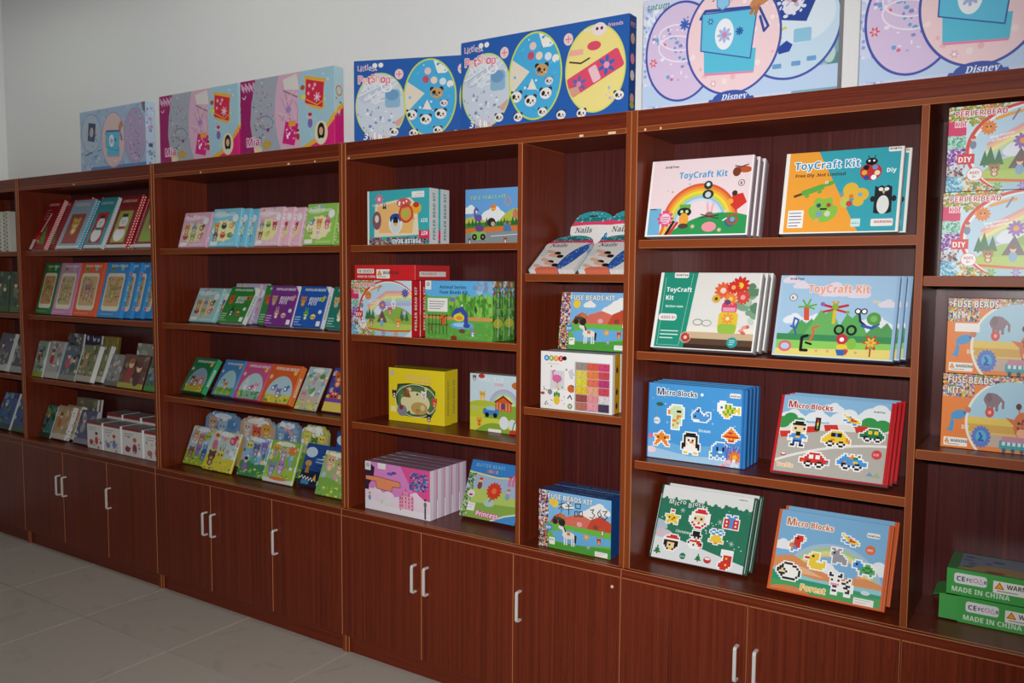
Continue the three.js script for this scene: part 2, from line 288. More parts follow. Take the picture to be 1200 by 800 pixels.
const SP = {
  seahorse: '..llll../.llllll./olllkkl./ollllll./..llool./..llol../..ooll../..llol../..oll.../..lll...',
  whale: '...B......./..BB......./.bbbb...bb./bbbbbb.b.b./bkbbbbbbbb./bbbbbbbbb../.wwwbbbb...',
  fish: '..ww......./.wwwgyg..../.wBwgygyg.y/.wwwygygyyy/..wgygygy.y/...ygyg..../....yy.....',
  ufo: '....o...../...ooo..../..orroo.../.ooooooo../orrrrrrro./..yoyoy.../...rrr....',
  star: '....o..../...ooo.../ooooooooo/.okoookoo/..ooooo../.ooowooo./.oo...oo./oo.....oo',
  penguin: '..kkkkk../.kkkkkkk./.kswwwsk./.kwkwkwk./.kwwoowk./kkswwwskk/kkwwwwwkk/k.wwwww.k/..wwwww../.yy...yy.',
  octopus: '...bbbb.../..bbbbbb../.bbkbbkbb./.bbkbbkbb./.bbbwwbbb./gbbbbbbbb./.bb.bb.bby/b..b..b..b',
  police: '..kkkk../.kkkkkk./.ssssss./.sksssk./.ssssss./..skks../.bbkkbb./bbbyybbb/s.bbbb.s/..BBBB../..B..B../.kk..kk.',
  light: 'kkk/krk/krk/kyk/kyk/kgk/kgk/kkk',
  carY: '....yyyyy..../...ykkbkky.../..yykkbkkyy../.yyyyyyyyyyo./yyyyooyyyyyoo/yyykkyyykkyyo/..kwwk.kwwk../...kk...kk...',
  carG: '....GGGGG.../...GyyGyyG../..GGyyGyyGG./GGGGGGGGGGGG/GGkkGGGGkkGG/..kwwk.kwwk./...kk...kk..',
  carR: '....rrrrr..../...rwwrwwr.../..rrwwrwwrr../rrrrrrrrrrrrr/rorkkrrrkkrrb/..kwwk.kwwk../...kk...kk...',
  carB: '...b..o..G.../..bbbooGG..../.bbbbbbbbbb../bbbobbbyybbbb/bbkkbbbbkkbbb/..kwwk.kwwk../...kk...kk...',
  plane: 'y......../.yyb...../..yyry.../bb.yrrry./..bbyyyyy/.....bb..',
  gstar: '...rr...../...ww...../...yy...../yyyyyyyyy./.ykyykyy../..yyryy.../.yyyyyyy../.yy...yy..',
  santa: '...rrrr.../..rrrrrr../.wwwwwwww./.wsssssw../wwkssksww./wwsssssww./.rwwrwwr../..rwwwr.../...rrr....',
  gift: '.bb..bb../..bbbb.../rrrbbrrr./rwrbbrwr./rrrbbrrr./rwrbbrwr./rrrbbrrr.',
  elf: '...rrrr.../.rrrrrrr../wwwwwwww../kkkkkkkk../kkssyskk../kksksskk../.kssssk.../..kyyk....',
  snowman: '..kkkk..../..kkkk..../.kkkkkk.../..wkwk..../..wwow..../.rrrrrr.../kwwwwrrk../.wwkwwrr../..wwww....',
  bell: '.bb..bb../b..bb..b./.bb..bb../..yyyy.../.yyyyyy../.yyyyyy../yyyyyyyy./...oo....',
  stocking: '.wwwww/.wwwww/..rrrr/..ryrr/..rrrr/.rrrrr/rrryrr/rrrrr./.rrr..',
  parrot: '...rrr../..rkrry./..rrrr../.yrrr.../obrrr.../oobrr.../.obb..../.b......',
  duck: '...yyy..../..ykyy..../rryyyy..../..yyy...y./..yyyyyyy./..yyyyyyy./...yyyyy..',
  rabbit: '.aa.aa..../..aaa...../.akaa...../.aaaaaa.../..aaaaaa../..aaaaaaa./..aaaaaaa./..aa...aa.',
  turtle: '.bb......./bkbb.gg.../bbbbgGGg../..bgGggGg./...ggGGgg./...b...b..',
  sheep: '...kkkk...../..kwwwwkk.../.kkwwwwwwk../kkskwwwwwwk./kssskwwwwwk./.kkkwwwwwwk./..kwwwwwwk../...kkkkkk...',
  cow: 'k....k....../kk..kk....../.wwww....k../.kwwk...k.../.wwww.kkww../.pppp.wwkkw./..kkwwwkkww./..wwwwwwwkw./..kk....kk../..ww....ww..',
  tree: '..G../..G../.GGG./.GGG./GGGGG/..n..',
};

const printCache = {};
const atlas = { c: null, tex: null, mat: null, x: 0, y: 0, row: 0 };   // small prints share big sheets
function place(w, h) {
  const N = 2048, pad = 3;
  if (atlas.c && atlas.x + w + pad > N) { atlas.x = 0; atlas.y += atlas.row + pad; atlas.row = 0; }
  if (!atlas.c || atlas.y + h + pad > N) { atlas.c = canvas(N, N); atlas.x = atlas.y = atlas.row = 0; atlas.mat = new THREE.MeshPhysicalMaterial({ map: toTex(atlas.c), color: new THREE.Color(0.94, 0.94, 0.94), roughness: 0.38, specularIntensity: 0.7 }); }
  const at = [atlas.x, atlas.y]; atlas.x += w + pad; atlas.row = Math.max(atlas.row, h);
  return at;
}
// front artwork plus spine (right of it) and top strip (above it) in one sheet: draw(g, W, H, T) in mm, front origin at its top left
function sheet(key, w, h, t, ppm, draw, look = {}) {
  if (printCache[key]) return printCache[key];
  const cw = Math.round((w + t) * 1000 * ppm), ch = Math.round((h + t) * 1000 * ppm), W = w * 1000, H = h * 1000, TT = t * 1000;
  const shared = ppm < 1.25, at = shared ? place(cw, ch) : [0, 0], c = shared ? atlas.c : canvas(cw, ch), g = c.getContext('2d');
  g.save(); g.beginPath(); g.rect(at[0], at[1], cw, ch); g.clip(); g.translate(...at); g.scale(cw / (W + TT), ch / (H + TT)); g.translate(0, TT);
  rect(g, look.side || '#e9e6e2', -5, -TT - 5, W + TT + 10, H + TT + 10);
  g.save(); draw(g, W, H, TT); g.restore(); g.restore();
  const mat = shared ? atlas.mat : new THREE.MeshPhysicalMaterial({ map: toTex(c), color: new THREE.Color(0.88, 0.88, 0.88), roughness: look.rough ?? 0.36, specularIntensity: 0.7 });
  const uv = shared ? [at[0] / 2048, 1 - (at[1] + ch) / 2048, cw / 2048, ch / 2048] : [0, 0, 1, 1];
  return (printCache[key] = { mat, uv });
}
const onFront = (g, W, H, fn) => clip(g, () => g.rect(0, 0, W, H), fn);
const onSpine = (g, W, H, T, c, s, size, tc, o = {}) => { rect(g, c, W, 0, T, H); if (s) { g.save(); g.translate(W + T / 2, H / 2); g.rotate(-Math.PI / 2); txt(g, s, 0, size * 0.36, size, tc, { align: 'center', sx: o.sx, font: o.font }); g.restore(); } };
const onTop = (g, W, T, c) => rect(g, c, 0, -T, W + T, T);
const D = {};   // artwork by name
const titleLogo = (g, x, y, s, c = '#222') => txt(g, 'Art&Tree', x, y, s, c, { it: true });

// --- large craft kits
D.craftPink = (g, W, H, T) => {
  onSpine(g, W, H, T, '#b9a3ac'); rect(g, '#efe2e6', W, 0, T * 0.3, H); rect(g, '#b9a3ac', 0, -T, W + T, T);
  onFront(g, W, H, () => {
    rect(g, '#f2dde2', 0, 0, W, H);
    rainbow(g, 168, 196, 116, 52, ['#e2603e', '#ee8a3c', '#f4b13c', '#f3dc4c', '#c9d84e', '#9cc7e8', '#cfdff2'], 1.02);
    hill(g, '#2f9a55', 60, 420, 240, 168); rect(g, '#2f9a55', 60, 225, 260, 20);
    rect(g, '#74b7dc', 8, 150, 38, 90); path(g, '#3b4f66', 3, [[12, 152], [30, 152]]);
    [['#e8783a', 58], ['#f2c94a', 66], ['#2a2622', 74], ['#d23a36', 82], ['#2f9a55', 95]].forEach(([c, x], i) => poly(g, c, [[x - 16, 240], [x - 6, 240], [x + 12 + i * 4, 186 + i * 3], [x + 4 + i * 4, 182 + i * 3]]));
    flower(g, 62, 182, 26, '#e0558c', '#f4cfe0', 10); ell(g, '#f6d5e2', 62, 182, 16); lines(g, 50, 178, 24, 3, 7, '#d0609a', 3);
    txt(g, 'ToyCraft Kit', 92, 60, 26, '#3f9fd6'); txt(g, 'Art&Tree', 44, 26, 10, '#2a2a2a', { it: true });
    ell(g, '#c05a34', 290, 42, 22, 10, 0.1); ell(g, '#7c3f2a', 268, 48, 12, 14); path(g, '#3a2a24', 3, [[262, 30], [280, 34], [300, 28]]);
    ell(g, null, 285, 82, 9, 9, 0, '#3a3a3a', 1.5); txt(g, '6', 281, 87, 13, '#3a3a3a'); txt(g, '+', 289, 80, 7, '#3a3a3a');
    // chenille figures
    ell(g, '#2d3c38', 186, 84, 13); ell(g, '#2d3c38', 188, 112, 17, 14); ell(g, '#cfd8dc', 188, 113, 9); ell(g, '#e6f0f0', 186, 82, 6);
    rect(g, '#6ab04c', 104, 140, 34, 26); ell(g, '#2a2a2a', 120, 164, 22, 14); ell(g, '#cfe7b0', 112, 162, 5); ell(g, '#cfe7b0', 128, 162, 5); ell(g, '#f0a83c', 120, 186, 15, 20); ell(g, '#5a4436', 120, 206, 16, 8);
    ell(g, '#ef9aa6', 200, 210, 22, 15); for (const d of [-1, 1]) ell(g, '#f0b7c0', 198 + d * 7, 152, 4, 18, d * 0.15); ell(g, '#8a6f62', 198, 176, 13, 11); path(g, '#4a3a36', 3, [[170, 182], [226, 176]]); path(g, '#4a3a36', 3, [[172, 172], [226, 186]]);
    poly(g, '#d83a30', [[262, 118], [292, 112], [306, 140], [276, 164], [258, 146]]); ell(g, '#efb23c', 258, 136, 8); ell(g, '#463230', 268, 112, 8);
    ell(g, '#3f6a8c', 262, 198, 16, 14); ell(g, null, 268, 190, 14, 14, 0, '#b05a3c', 6); ell(g, '#8aa7bf', 268, 190, 7); path(g, '#e8f2f4', 4, [[240, 192], [250, 186]]);
    for (const [x, y] of [[150, 208], [232, 220], [246, 164]]) flower(g, x, y, 7, '#f2c0b4', '#f6e3a0', 6);
    for (const [x, y, c] of [[60, 96, '#e8d47a'], [76, 100, '#e2a06a'], [128, 78, '#9cc0d8']]) ell(g, c, x, y, 3);
    rect(g, '#fbf3f5', 0, 0, 8, H); rect(g, '#fbf3f5', W - 5, 0, 5, H); rect(g, '#fff', 0, H - 4, W, 4);
  });
};
D.craftOrange = (g, W, H, T) => {
  onSpine(g, W, H, T, '#a8a0a4'); onTop(g, W, T, '#8b8688'); rect(g, '#f4f0ee', W, 0, T * 0.4, H);
  onFront(g, W, H, () => {
    rect(g, '#f3a53c', 0, 0, W, H); poly(g, '#3aa6b4', [[88, 0], [W, 0], [W, H], [206, H]]);
    txt(g, 'ToyCraft Kit', 26, 50, 30, '#3f97c4', { stroke: '#fff', sw: 4.5 }); txt(g, 'Free Diy .Not Limited', 30, 72, 13, '#3c2a1c');
    g.save(); g.translate(-16, 2);ell(g, '#c8323a', 242, 64, 27, 24); ell(g, '#1c1a1c', 242, 36, 15, 10); for (const d of [-1, 1]) { path(g, '#1c1a1c', 2, [[242 + d * 6, 28], [242 + d * 9, 20]]); ell(g, '#fff', 242 + d * 6, 34, 3); }
    [['#1c1a1c', 230, 52], ['#6a9fc8', 252, 52], ['#f2e3c0', 258, 68], ['#e8b23c', 226, 66], ['#3f4fa0', 232, 80], ['#fff', 250, 80]].forEach(([c, x, y]) => ell(g, c, x, y, 7)); g.restore();
    txt(g, 'Diy', 264, 70, 16, '#fff');
    g.save(); g.translate(86, 108); g.rotate(-0.32); rect(g, '#5c4a22', -58, -3, 26, 7); rrect(g, '#63ac48', -36, -8, 62, 16, 6); ell(g, '#63ac48', 40, -2, 16, 6); ell(g, '#fff', 34, -8, 4); ell(g, '#3f7fae', 34, -8, 2); for (const x of [-24, 10]) ell(g, '#63ac48', x, 12, 6, 4); g.restore();
    for (const d of [-1, 1]) { ell(g, '#8ac24a', 112 + d * 22, 176, 14, 22, d * 0.5); ell(g, '#8ac24a', 112 + d * 14, 142, 10); } ell(g, '#8ac24a', 112, 158, 26, 22); ell(g, '#8ac24a', 112, 184, 28, 18); ell(g, '#33566f', 100, 154, 6); ell(g, '#b0463a', 126, 154, 6); rect(g, '#20301c', 104, 162, 18, 5); ell(g, '#7fa7b8', 102, 178, 9); ell(g, '#cdd8c0', 124, 178, 8); ell(g, '#f0a35c', 98, 196, 6);
    for (const [x, y, a, b] of [[180, 116, 20, 22], [206, 128, 20, 18], [166, 146, 12, 18], [200, 148, 14, 12]]) ell(g, '#e8b940', x, y, a, b); ell(g, '#b8d067', 168, 150, 12, 12); ell(g, '#7fb0cc', 204, 128, 6); ell(g, '#d0463c', 178, 152, 8); ell(g, '#e87e3a', 182, 132, 6); ell(g, '#8a9aa6', 158, 124, 5);
    poly(g, '#26272c', [[240, 106], [248, 110], [256, 105], [264, 110], [272, 105], [282, 110], [284, 178], [276, 182], [250, 182], [240, 180]]); ell(g, '#26272c', 236, 142, 6, 8); ell(g, '#26272c', 288, 142, 6, 8); ell(g, '#e4e6e2', 262, 158, 15, 25); for (const d of [-1, 1]) ell(g, '#f2f2ec', 262 + d * 7, 116, 6, 5); poly(g, '#d8b48a', [[257, 120], [267, 120], [262, 130]]);
    rrect(g, '#f6f4ee', 20, 166, 42, 50, 2); lines(g, 24, 174, 34, 5, 9, '#6a6aa0', 2.4);
    rrect(g, '#cfe9ec', 186, 194, 24, 22, 3); txt(g, 'AGES 6+', 188, 208, 5, '#3a8'); rrect(g, '#f1eeea', 236, 196, 54, 20, 3); txt(g, 'WARNING', 244, 208, 9, '#b44'); rrect(g, '#f6f2ee', 266, -6, 36, 20, 4); titleLogo(g, 268, 9, 8);
    rect(g, '#f5f1ec', 0, 0, 11, H); rect(g, '#f5f1ec', W - 7, 0, 7, H); rect(g, '#fff', 0, H - 3, W, 3);
  });
};
D.craftGreen = (g, W, H, T) => {
  onSpine(g, W, H, T, '#c4bfbd'); rect(g, '#f2f0ec', W, 0, T * 0.4, H); for (let i = 0; i < 14; i++) rect(g, '#5e5a58', W + T * 0.55, 20 + i * 14, 3, 8); onTop(g, W, T, '#b4aaa8');
  onFront(g, W, H, () => {
    rect(g, '#e6e4e0', 0, 0, W, H); rect(g, '#efe9de', 100, 170, W, 40); rect(g, '#cdb491', 100, 186, W, 40); rect(g, '#5c4434', 90, 206, W, 40); rect(g, '#3a2a22', 90, 224, W, 20);
    for (let i = 0; i < 16; i++) ell(g, pick(['#7ea487', '#a9c3ad', '#5f8a6a', '#c7d5c6']), rr(262, 312), rr(40, 150), rr(8, 18), rr(10, 26), rnd() * 3);
    rrect(g, '#d8486e', 208, 92, 46, 34, 10); rrect(g, '#e8c53c', 202, 122, 58, 60, 12); rrect(g, '#9cc24a', 204, 158, 54, 30, 10); rect(g, '#e9a2bc', 212, 108, 38, 12); flower(g, 230, 142, 18, '#ee9a3c', '#f3c25a', 8); ell(g, '#f6e4b8', 230, 142, 6);
    for (const [x, y, r, c, cc] of [[206, 56, 26, '#e8663c', '#f7d9c8'], [256, 40, 28, '#d8342e', '#f2d23c'], [268, 76, 22, '#d94b3a', '#f2a0a8'], [232, 82, 20, '#ef8a3c', '#f7cf6a'], [236, 46, 20, '#d8342e', '#f4b06a'], [188, 82, 14, '#d8b23c', '#6c3a24']]) flower(g, x, y, r, c, cc, 11);
    ell(g, '#6f4a78', 224, 92, 10, 8);
    ell(g, null, 140, 156, 14, 9, 0, '#6a6a62', 2); ell(g, null, 168, 158, 14, 9, 0, '#8a8a80', 2); for (let i = 0; i < 5; i++) ell(g, pick(['#d86a5c', '#e8a08c']), rr(272, 300), rr(164, 186), 8, 5, rnd() * 3);
    poly(g, '#24937a', [[10, 0], [122, 0], [104, 240], [10, 240]]); g.setLineDash([4, 3]); path(g, '#d8efe6', 1.3, [[106, 6], [90, 230], [20, 230], [20, 18]]); g.setLineDash([]);
    rrect(g, '#f5f3ee', 46, -8, 46, 26, 5); titleLogo(g, 50, 12, 9);
    txt(g, 'ToyCraft', 26, 62, 20, '#fff'); txt(g, 'Kit', 26, 88, 20, '#fff'); txt(g, 'Button vase', 30, 112, 10, '#e8f6f0');
    rrect(g, '#f0eeea', 12, 132, 60, 22, 10); txt(g, 'AGES 6+', 20, 148, 13, '#b07a92'); lines(g, 26, 186, 58, 3, 11, '#e8f6f0', 3);
    flower(g, 108, 204, 16, '#c83a34', '#f0c8b8', 9); ell(g, null, 108, 204, 16, 16, 0, '#e8c8b0', 2); ell(g, '#2f9a9c', 252, 214, 16); lines(g, 244, 208, 16, 3, 6, '#d8f0f0', 2);
    rect(g, '#f6f4f0', 0, 0, 11, H); rect(g, '#f6f4f0', W - 5, 0, 5, H); rect(g, '#fff', 0, H - 3, W, 3);
  });
};
D.craftBlue = (g, W, H, T) => {
  onSpine(g, W, H, T, '#8fb2d4'); rect(g, '#b9d2ea', W, 0, T * 0.3, H); rect(g, '#557fb0', W + T * 0.8, 0, T * 0.2, H); onTop(g, W, T, '#6a86a8');
  onFront(g, W, H, () => {
    rect(g, '#a9cbe8', 0, 0, W, H); for (const [x, y, s] of [[60, 30, 20], [150, 44, 36], [214, 52, 26], [30, 14, 20], [290, 80, 20]]) cloud(g, x, y, s, '#e6ddea'); for (const [x, y, s] of [[50, 130, 26], [262, 140, 40], [110, 128, 24]]) cloud(g, x, y, s, '#e9eef4');
    for (const [a, b, t, c] of [[20, 150, 130, '#5aa65c'], [70, 200, 100, '#6cb564'], [150, 260, 110, '#5fae5e'], [220, 340, 136, '#56a05c']]) poly(g, c, [[a, 196], [(a + b) / 2 - 14, t], [(a + b) / 2, t + 12], [(a + b) / 2 + 14, t - 4], [b, 196]]);
    rect(g, '#3f8f5a', 0, 172, W, 40); rect(g, '#8fcf60', 0, 190, W, 50); poly(g, '#e8d87a', [[0, 216], [W, 206], [W, 240], [0, 240]]);
    txt(g, 'ToyCraft Kit', 80, 50, 31, '#f0a48e', { stroke: '#f6e4e0', sw: 4, sx: 0.92 }); txt(g, 'Diy', 252, 78, 13, '#ecd9a0'); titleLogo(g, 26, 14, 9);
    ell(g, '#eef2f4', 42, 66, 10, 10, 0, '#3a3a3a', 1.5); txt(g, '6', 37, 71, 13, '#3a3a3a'); txt(g, '+', 46, 64, 7, '#3a3a3a');
    poly(g, '#e0563c', [[74, 94], [88, 94], [92, 132], [78, 132]]); for (const [dx, dy] of [[-22, 6], [-12, -14], [8, -16], [24, -2], [20, 10]]) path(g, '#6ab04c', 5, [[82, 92], [82 + dx, 88 + dy]]);
    for (const d of [-1, 1]) { path(g, '#c8323c', 7, [[158, 94], [158 + d * 32, 86]]); path(g, '#c8323c', 6, [[158, 98], [158 + d * 30, 106]]); } rect(g, '#e0c23c', 153, 100, 9, 40); ell(g, '#8ab83c', 158, 90, 8, 10); for (const d of [-1, 1]) ell(g, '#e8a03c', 158 + d * 6, 78, 4); ell(g, '#8a6ab0', 124, 84, 6); ell(g, '#7fb04c', 192, 106, 5);
    path(g, '#1f2a4a', 6, [[222, 106], [226, 130], [240, 142]]); path(g, '#3a5fb0', 8, [[232, 142], [256, 148], [272, 136]]); ell(g, '#5aa04a', 260, 122, 18, 18); ell(g, '#7fc06a', 260, 122, 9); for (const x of [218, 234]) ell(g, '#fff', x, 102, 7, 7, 0, '#1c1c24', 3);
    path(g, '#3f63b0', 5, [[44, 150], [58, 156], [64, 132], [52, 126], [50, 146], [60, 172]]); path(g, '#17181c', 8, [[78, 182], [78, 218], [94, 218]]); path(g, '#17181c', 8, [[80, 180], [92, 176]]); path(g, '#17181c', 6, [[90, 196], [104, 200]]); path(g, '#e0683c', 6, [[100, 190], [108, 168], [104, 154], [118, 148]]);
    for (const d of [-1, 1]) ell(g, null, 190 + d * 16, 156, 11, 12, 0, '#1c1c1c', 6); ell(g, '#c83240', 184, 182, 15); ell(g, '#fff', 184, 183, 6); ell(g, '#f0cf3c', 186, 204, 15, 8); poly(g, '#3a63b8', [[170, 212], [202, 210], [192, 228], [176, 228]]); poly(g, '#d83a34', [[192, 208], [204, 214], [196, 228]]); ell(g, '#8ac24a', 210, 194, 12, 16);
    flower(g, 258, 188, 22, '#c8502c', '#f0b23c', 6); flower(g, 258, 188, 14, '#f2c94a', '#e8903c', 6); path(g, '#b0452c', 4, [[258, 204], [258, 226]]);
    ell(g, '#e06a7a', 34, 208, 18, 16); ell(g, '#b8cfe8', 34, 208, 12, 9); for (const x of [120, 150, 222]) ell(g, '#d8a88a', x, 218, 4);
    rect(g, '#b4cfe8', 0, 0, 8, H); rect(g, '#9dbfe0', W - 8, 0, 8, H); rect(g, '#dcebf4', 0, H - 3, W, 3);
  });
};
// --- pixel block kits
const blockTitle = (g, x, y, s, c, st, o = {}) => { txt(g, 'M', x, y, s * 1.35, c, { stroke: st, sw: s * 0.24 }); txt(g, 'icro Blocks', x + s * 1.14, y, s, c, { stroke: st, sw: s * 0.22, sx: 0.94 }); };
D.blockBlue = (g, W, H, T) => {
  onSpine(g, W, H, T, '#2f7cc6'); rect(g, '#1d5a9e', W + T * 0.62, 0, T * 0.16, H); onTop(g, W, T, '#1f5590'); path(g, '#7fb6e4', 1.4, [[0, -T * 0.8], [W, -T * 0.8]]);
  onFront(g, W, H, () => {
    rect(g, '#4a9ee0', 0, 0, W, H); poly(g, '#6fb4e6', [[0, 170], [120, 190], [W, 168], [W, H], [0, H]]); poly(g, '#a6d0ee', [[0, 200], [140, 218], [W, 206], [W, H], [0, H]]);
    for (let i = 0; i < 30; i++) ell(g, 'rgba(255,255,255,0.5)', rr(10, W - 20), rr(10, 200), rr(1, 3.5));
    blockTitle(g, 28, 36, 22, '#2b3f5c', '#eef6fb'); ell(g, '#f4fafc', 176, 26, 5);
    sprite(g, SP.seahorse, 68, 66, 7.2); sprite(g, SP.whale, 148, 68, 5.6); sprite(g, SP.fish, 222, 42, 6.6); sprite(g, SP.ufo, 244, 118, 6); sprite(g, SP.star, 24, 150, 5.6); sprite(g, SP.penguin, 116, 146, 6.4); sprite(g, SP.octopus, 208, 166, 6.2);
    ell(g, '#2f6a4a', 40, 66, 12, 6); path(g, '#8a9a70', 1.5, [[28, 72], [32, 108]]); ell(g, '#e6eef0', 32, 118, 11); txt(g, 'AGES 6+', 22, 120, 4.6, '#446'); txt(g, 'Ocean', 168, 140, 13, '#e6f4fb'); rrect(g, '#f6f4f0', 262, 14, 34, 14, 4); titleLogo(g, 264, 24, 7);
    for (let i = 0; i < 26; i++) path(g, pick(['#5a6fc0', '#6a58b0']), 2, [[270 + rr(-12, 24), 215], [270 + rr(-20, 40), rr(160, 190)]]); flower(g, 284, 204, 20, '#ef7a34', '#f6c23c', 9); for (let i = 0; i < 18; i++) ell(g, pick(['#e8c8d8', '#e89ab0', '#f2f0f4', '#d8e6f0']), rr(240, W), rr(214, H), rr(3, 7)); ell(g, '#f06aa0', 12, 168, 7); ell(g, '#f2d8e2', 16, 210, 16, 10); rect(g, '#2f7cc6', W - 15, 0, 15, H); rect(g, '#1a5290', W - 9, 0, 1.8, H); rect(g, '#2f7cc6', 0, 0, 4, H);
  });
};
D.blockRed = (g, W, H, T) => {
  onSpine(g, W, H, T, '#c81f26'); rect(g, '#8e1218', W + T * 0.55, 0, T * 0.14, H); onTop(g, W, T, '#9aa8b4');
  onFront(g, W, H, () => {
    rect(g, '#8fc0e4', 0, 0, W, H); for (const [x, y, s] of [[40, 66, 34], [110, 60, 30], [190, 60, 44], [270, 40, 44], [150, 30, 24]]) cloud(g, x, y, s, '#eef3f6');
    rect(g, '#b9b5ac', 0, 92, W, H); poly(g, '#e9e7e0', [[0, 84], [W, 70], [W, 96], [0, 120]]); poly(g, '#b9b5ac', [[60, 104], [W, 88], [W, H], [0, H], [0, 130]]);
    for (const [x, y, s] of [[36, 70, 20], [14, 84, 22], [64, 78, 14], [250, 66, 22], [284, 70, 22], [222, 74, 14]]) ell(g, '#3a9a4e', x, y, s, s * 0.8); poly(g, '#b9b5ac', [[60, 106], [W, 90], [W, 120], [0, 150], [0, 130]]);
    for (const [x, y] of [[10, 112], [76, 92], [130, 82], [212, 78]]) poly(g, '#d8352e', [[x, y], [x + 36, y - 4], [x + 42, y + 12], [x + 6, y + 18]]);
    g.beginPath(); g.moveTo(0, 204); g.quadraticCurveTo(150, 130, W, 126); g.strokeStyle = '#eceae4'; g.lineWidth = 7; g.stroke();
    blockTitle(g, 22, 38, 21, '#b8242c', '#f6f2ee'); txt(g, 'Art&Tree', 256, 32, 7, '#333', { it: true });
    sprite(g, SP.police, 38, 78, 6.2); sprite(g, SP.light, 106, 62, 4.8, null); sprite(g, SP.carY, 130, 96, 5.8); sprite(g, SP.carG, 228, 80, 5.3); sprite(g, SP.carR, 78, 166, 6); sprite(g, SP.carB, 178, 160, 6); sprite(g, SP.plane, 180, 44, 5.2);
    ell(g, '#d8453c', 278, 152, 13); txt(g, '528', 269, 156, 9, '#fbe'); txt(g, 'Traffic', 16, 216, 15, '#f2a02c', { stroke: '#fff', sw: 2 }); ell(g, '#c83a34', 30, 180, 8, 5); ell(g, '#f4eee6', 30, 178, 6, 3); poly(g, '#7f9ab0', [[256, 214], [266, 202], [276, 214]]); poly(g, '#9fb08a', [[272, 216], [284, 202], [294, 216]]);
    rect(g, '#c81f26', 0, 0, 9, H); rect(g, '#c81f26', W - 14, 0, 14, H); rect(g, '#8e1218', W - 8, 0, 1.6, H); rect(g, '#a81a20', 0, H - 5, W, 5);
  });
};
D.blockXmas = (g, W, H, T) => {
  onSpine(g, W, H, T, '#1f6a4e'); rect(g, '#e8ece8', W, 0, T * 0.16, H); rect(g, '#123c2e', W + T * 0.6, 0, T * 0.2, H); onTop(g, W, T, '#d9dcda');
  onFront(g, W, H, () => {
    rect(g, '#2c7c60', 0, 0, W, H); rect(g, '#e9ecea', 0, 0, W, 30); for (let i = 0; i < 30; i++) ell(g, '#e9ecea', i * 11, 32 + Math.sin(i * 2.1) * 4, 8, rr(5, 14));
    poly(g, '#e4e9ea', [[0, 150], [90, 168], [W, 214], [W, H], [0, H]]); poly(g, '#b9c6d8', [[0, 110], [40, 118], [44, 140], [0, 150]]); ell(g, '#d6c7d2', 30, 156, 34, 14);
    for (let i = 0; i < 26; i++) ell(g, '#dfeee6', rr(10, W - 10), rr(50, 170), rr(0.8, 2.6)); for (const [x, y] of [[210, 92], [256, 152], [84, 74]]) for (let a = 0; a < 3; a++) path(g, '#cfe6da', 1.6, [[x - 8 * Math.cos(a), y - 8 * Math.sin(a)], [x + 8 * Math.cos(a), y + 8 * Math.sin(a)]]);
    letters(g, 'Micro Blocks', 32, 58, 21, ['#dfeee6'], { stroke: '#244a3a', sw: 3, wave: 0.22 }); rrect(g, '#fff', 254, 8, 34, 3, 1); titleLogo(g, 258, 14, 6);
    sprite(g, SP.gstar, 30, 78, 5.4); sprite(g, SP.santa, 112, 62, 6.8); sprite(g, SP.gift, 222, 66, 5.8); sprite(g, SP.elf, 40, 156, 6); sprite(g, SP.snowman, 118, 132, 5.8); sprite(g, SP.bell, 184, 116, 5.6); sprite(g, SP.stocking, 226, 176, 6.4);
    txt(g, 'Christmas', 72, 146, 12, '#e6f4ec'); sprite(g, SP.tree, 150, 200, 4, null); ell(g, '#c83a3c', 190, 214, 12, 10); ell(g, '#f4f2ee', 190, 210, 9, 4); ell(g, '#2c7c60', 110, 216, 10); txt(g, 'BLOCK', 102, 219, 6, '#dfeee6'); sprite(g, SP.tree, 12, 196, 4.6, null);
    rect(g, '#1d5a44', 0, 0, 7, H); rect(g, '#e4e9ea', 2, 30, 1.6, H - 40); rect(g, '#174e3a', W - 11, 0, 11, H); rect(g, '#d8e2de', W - 6, 6, 2, H - 10);
  });
};
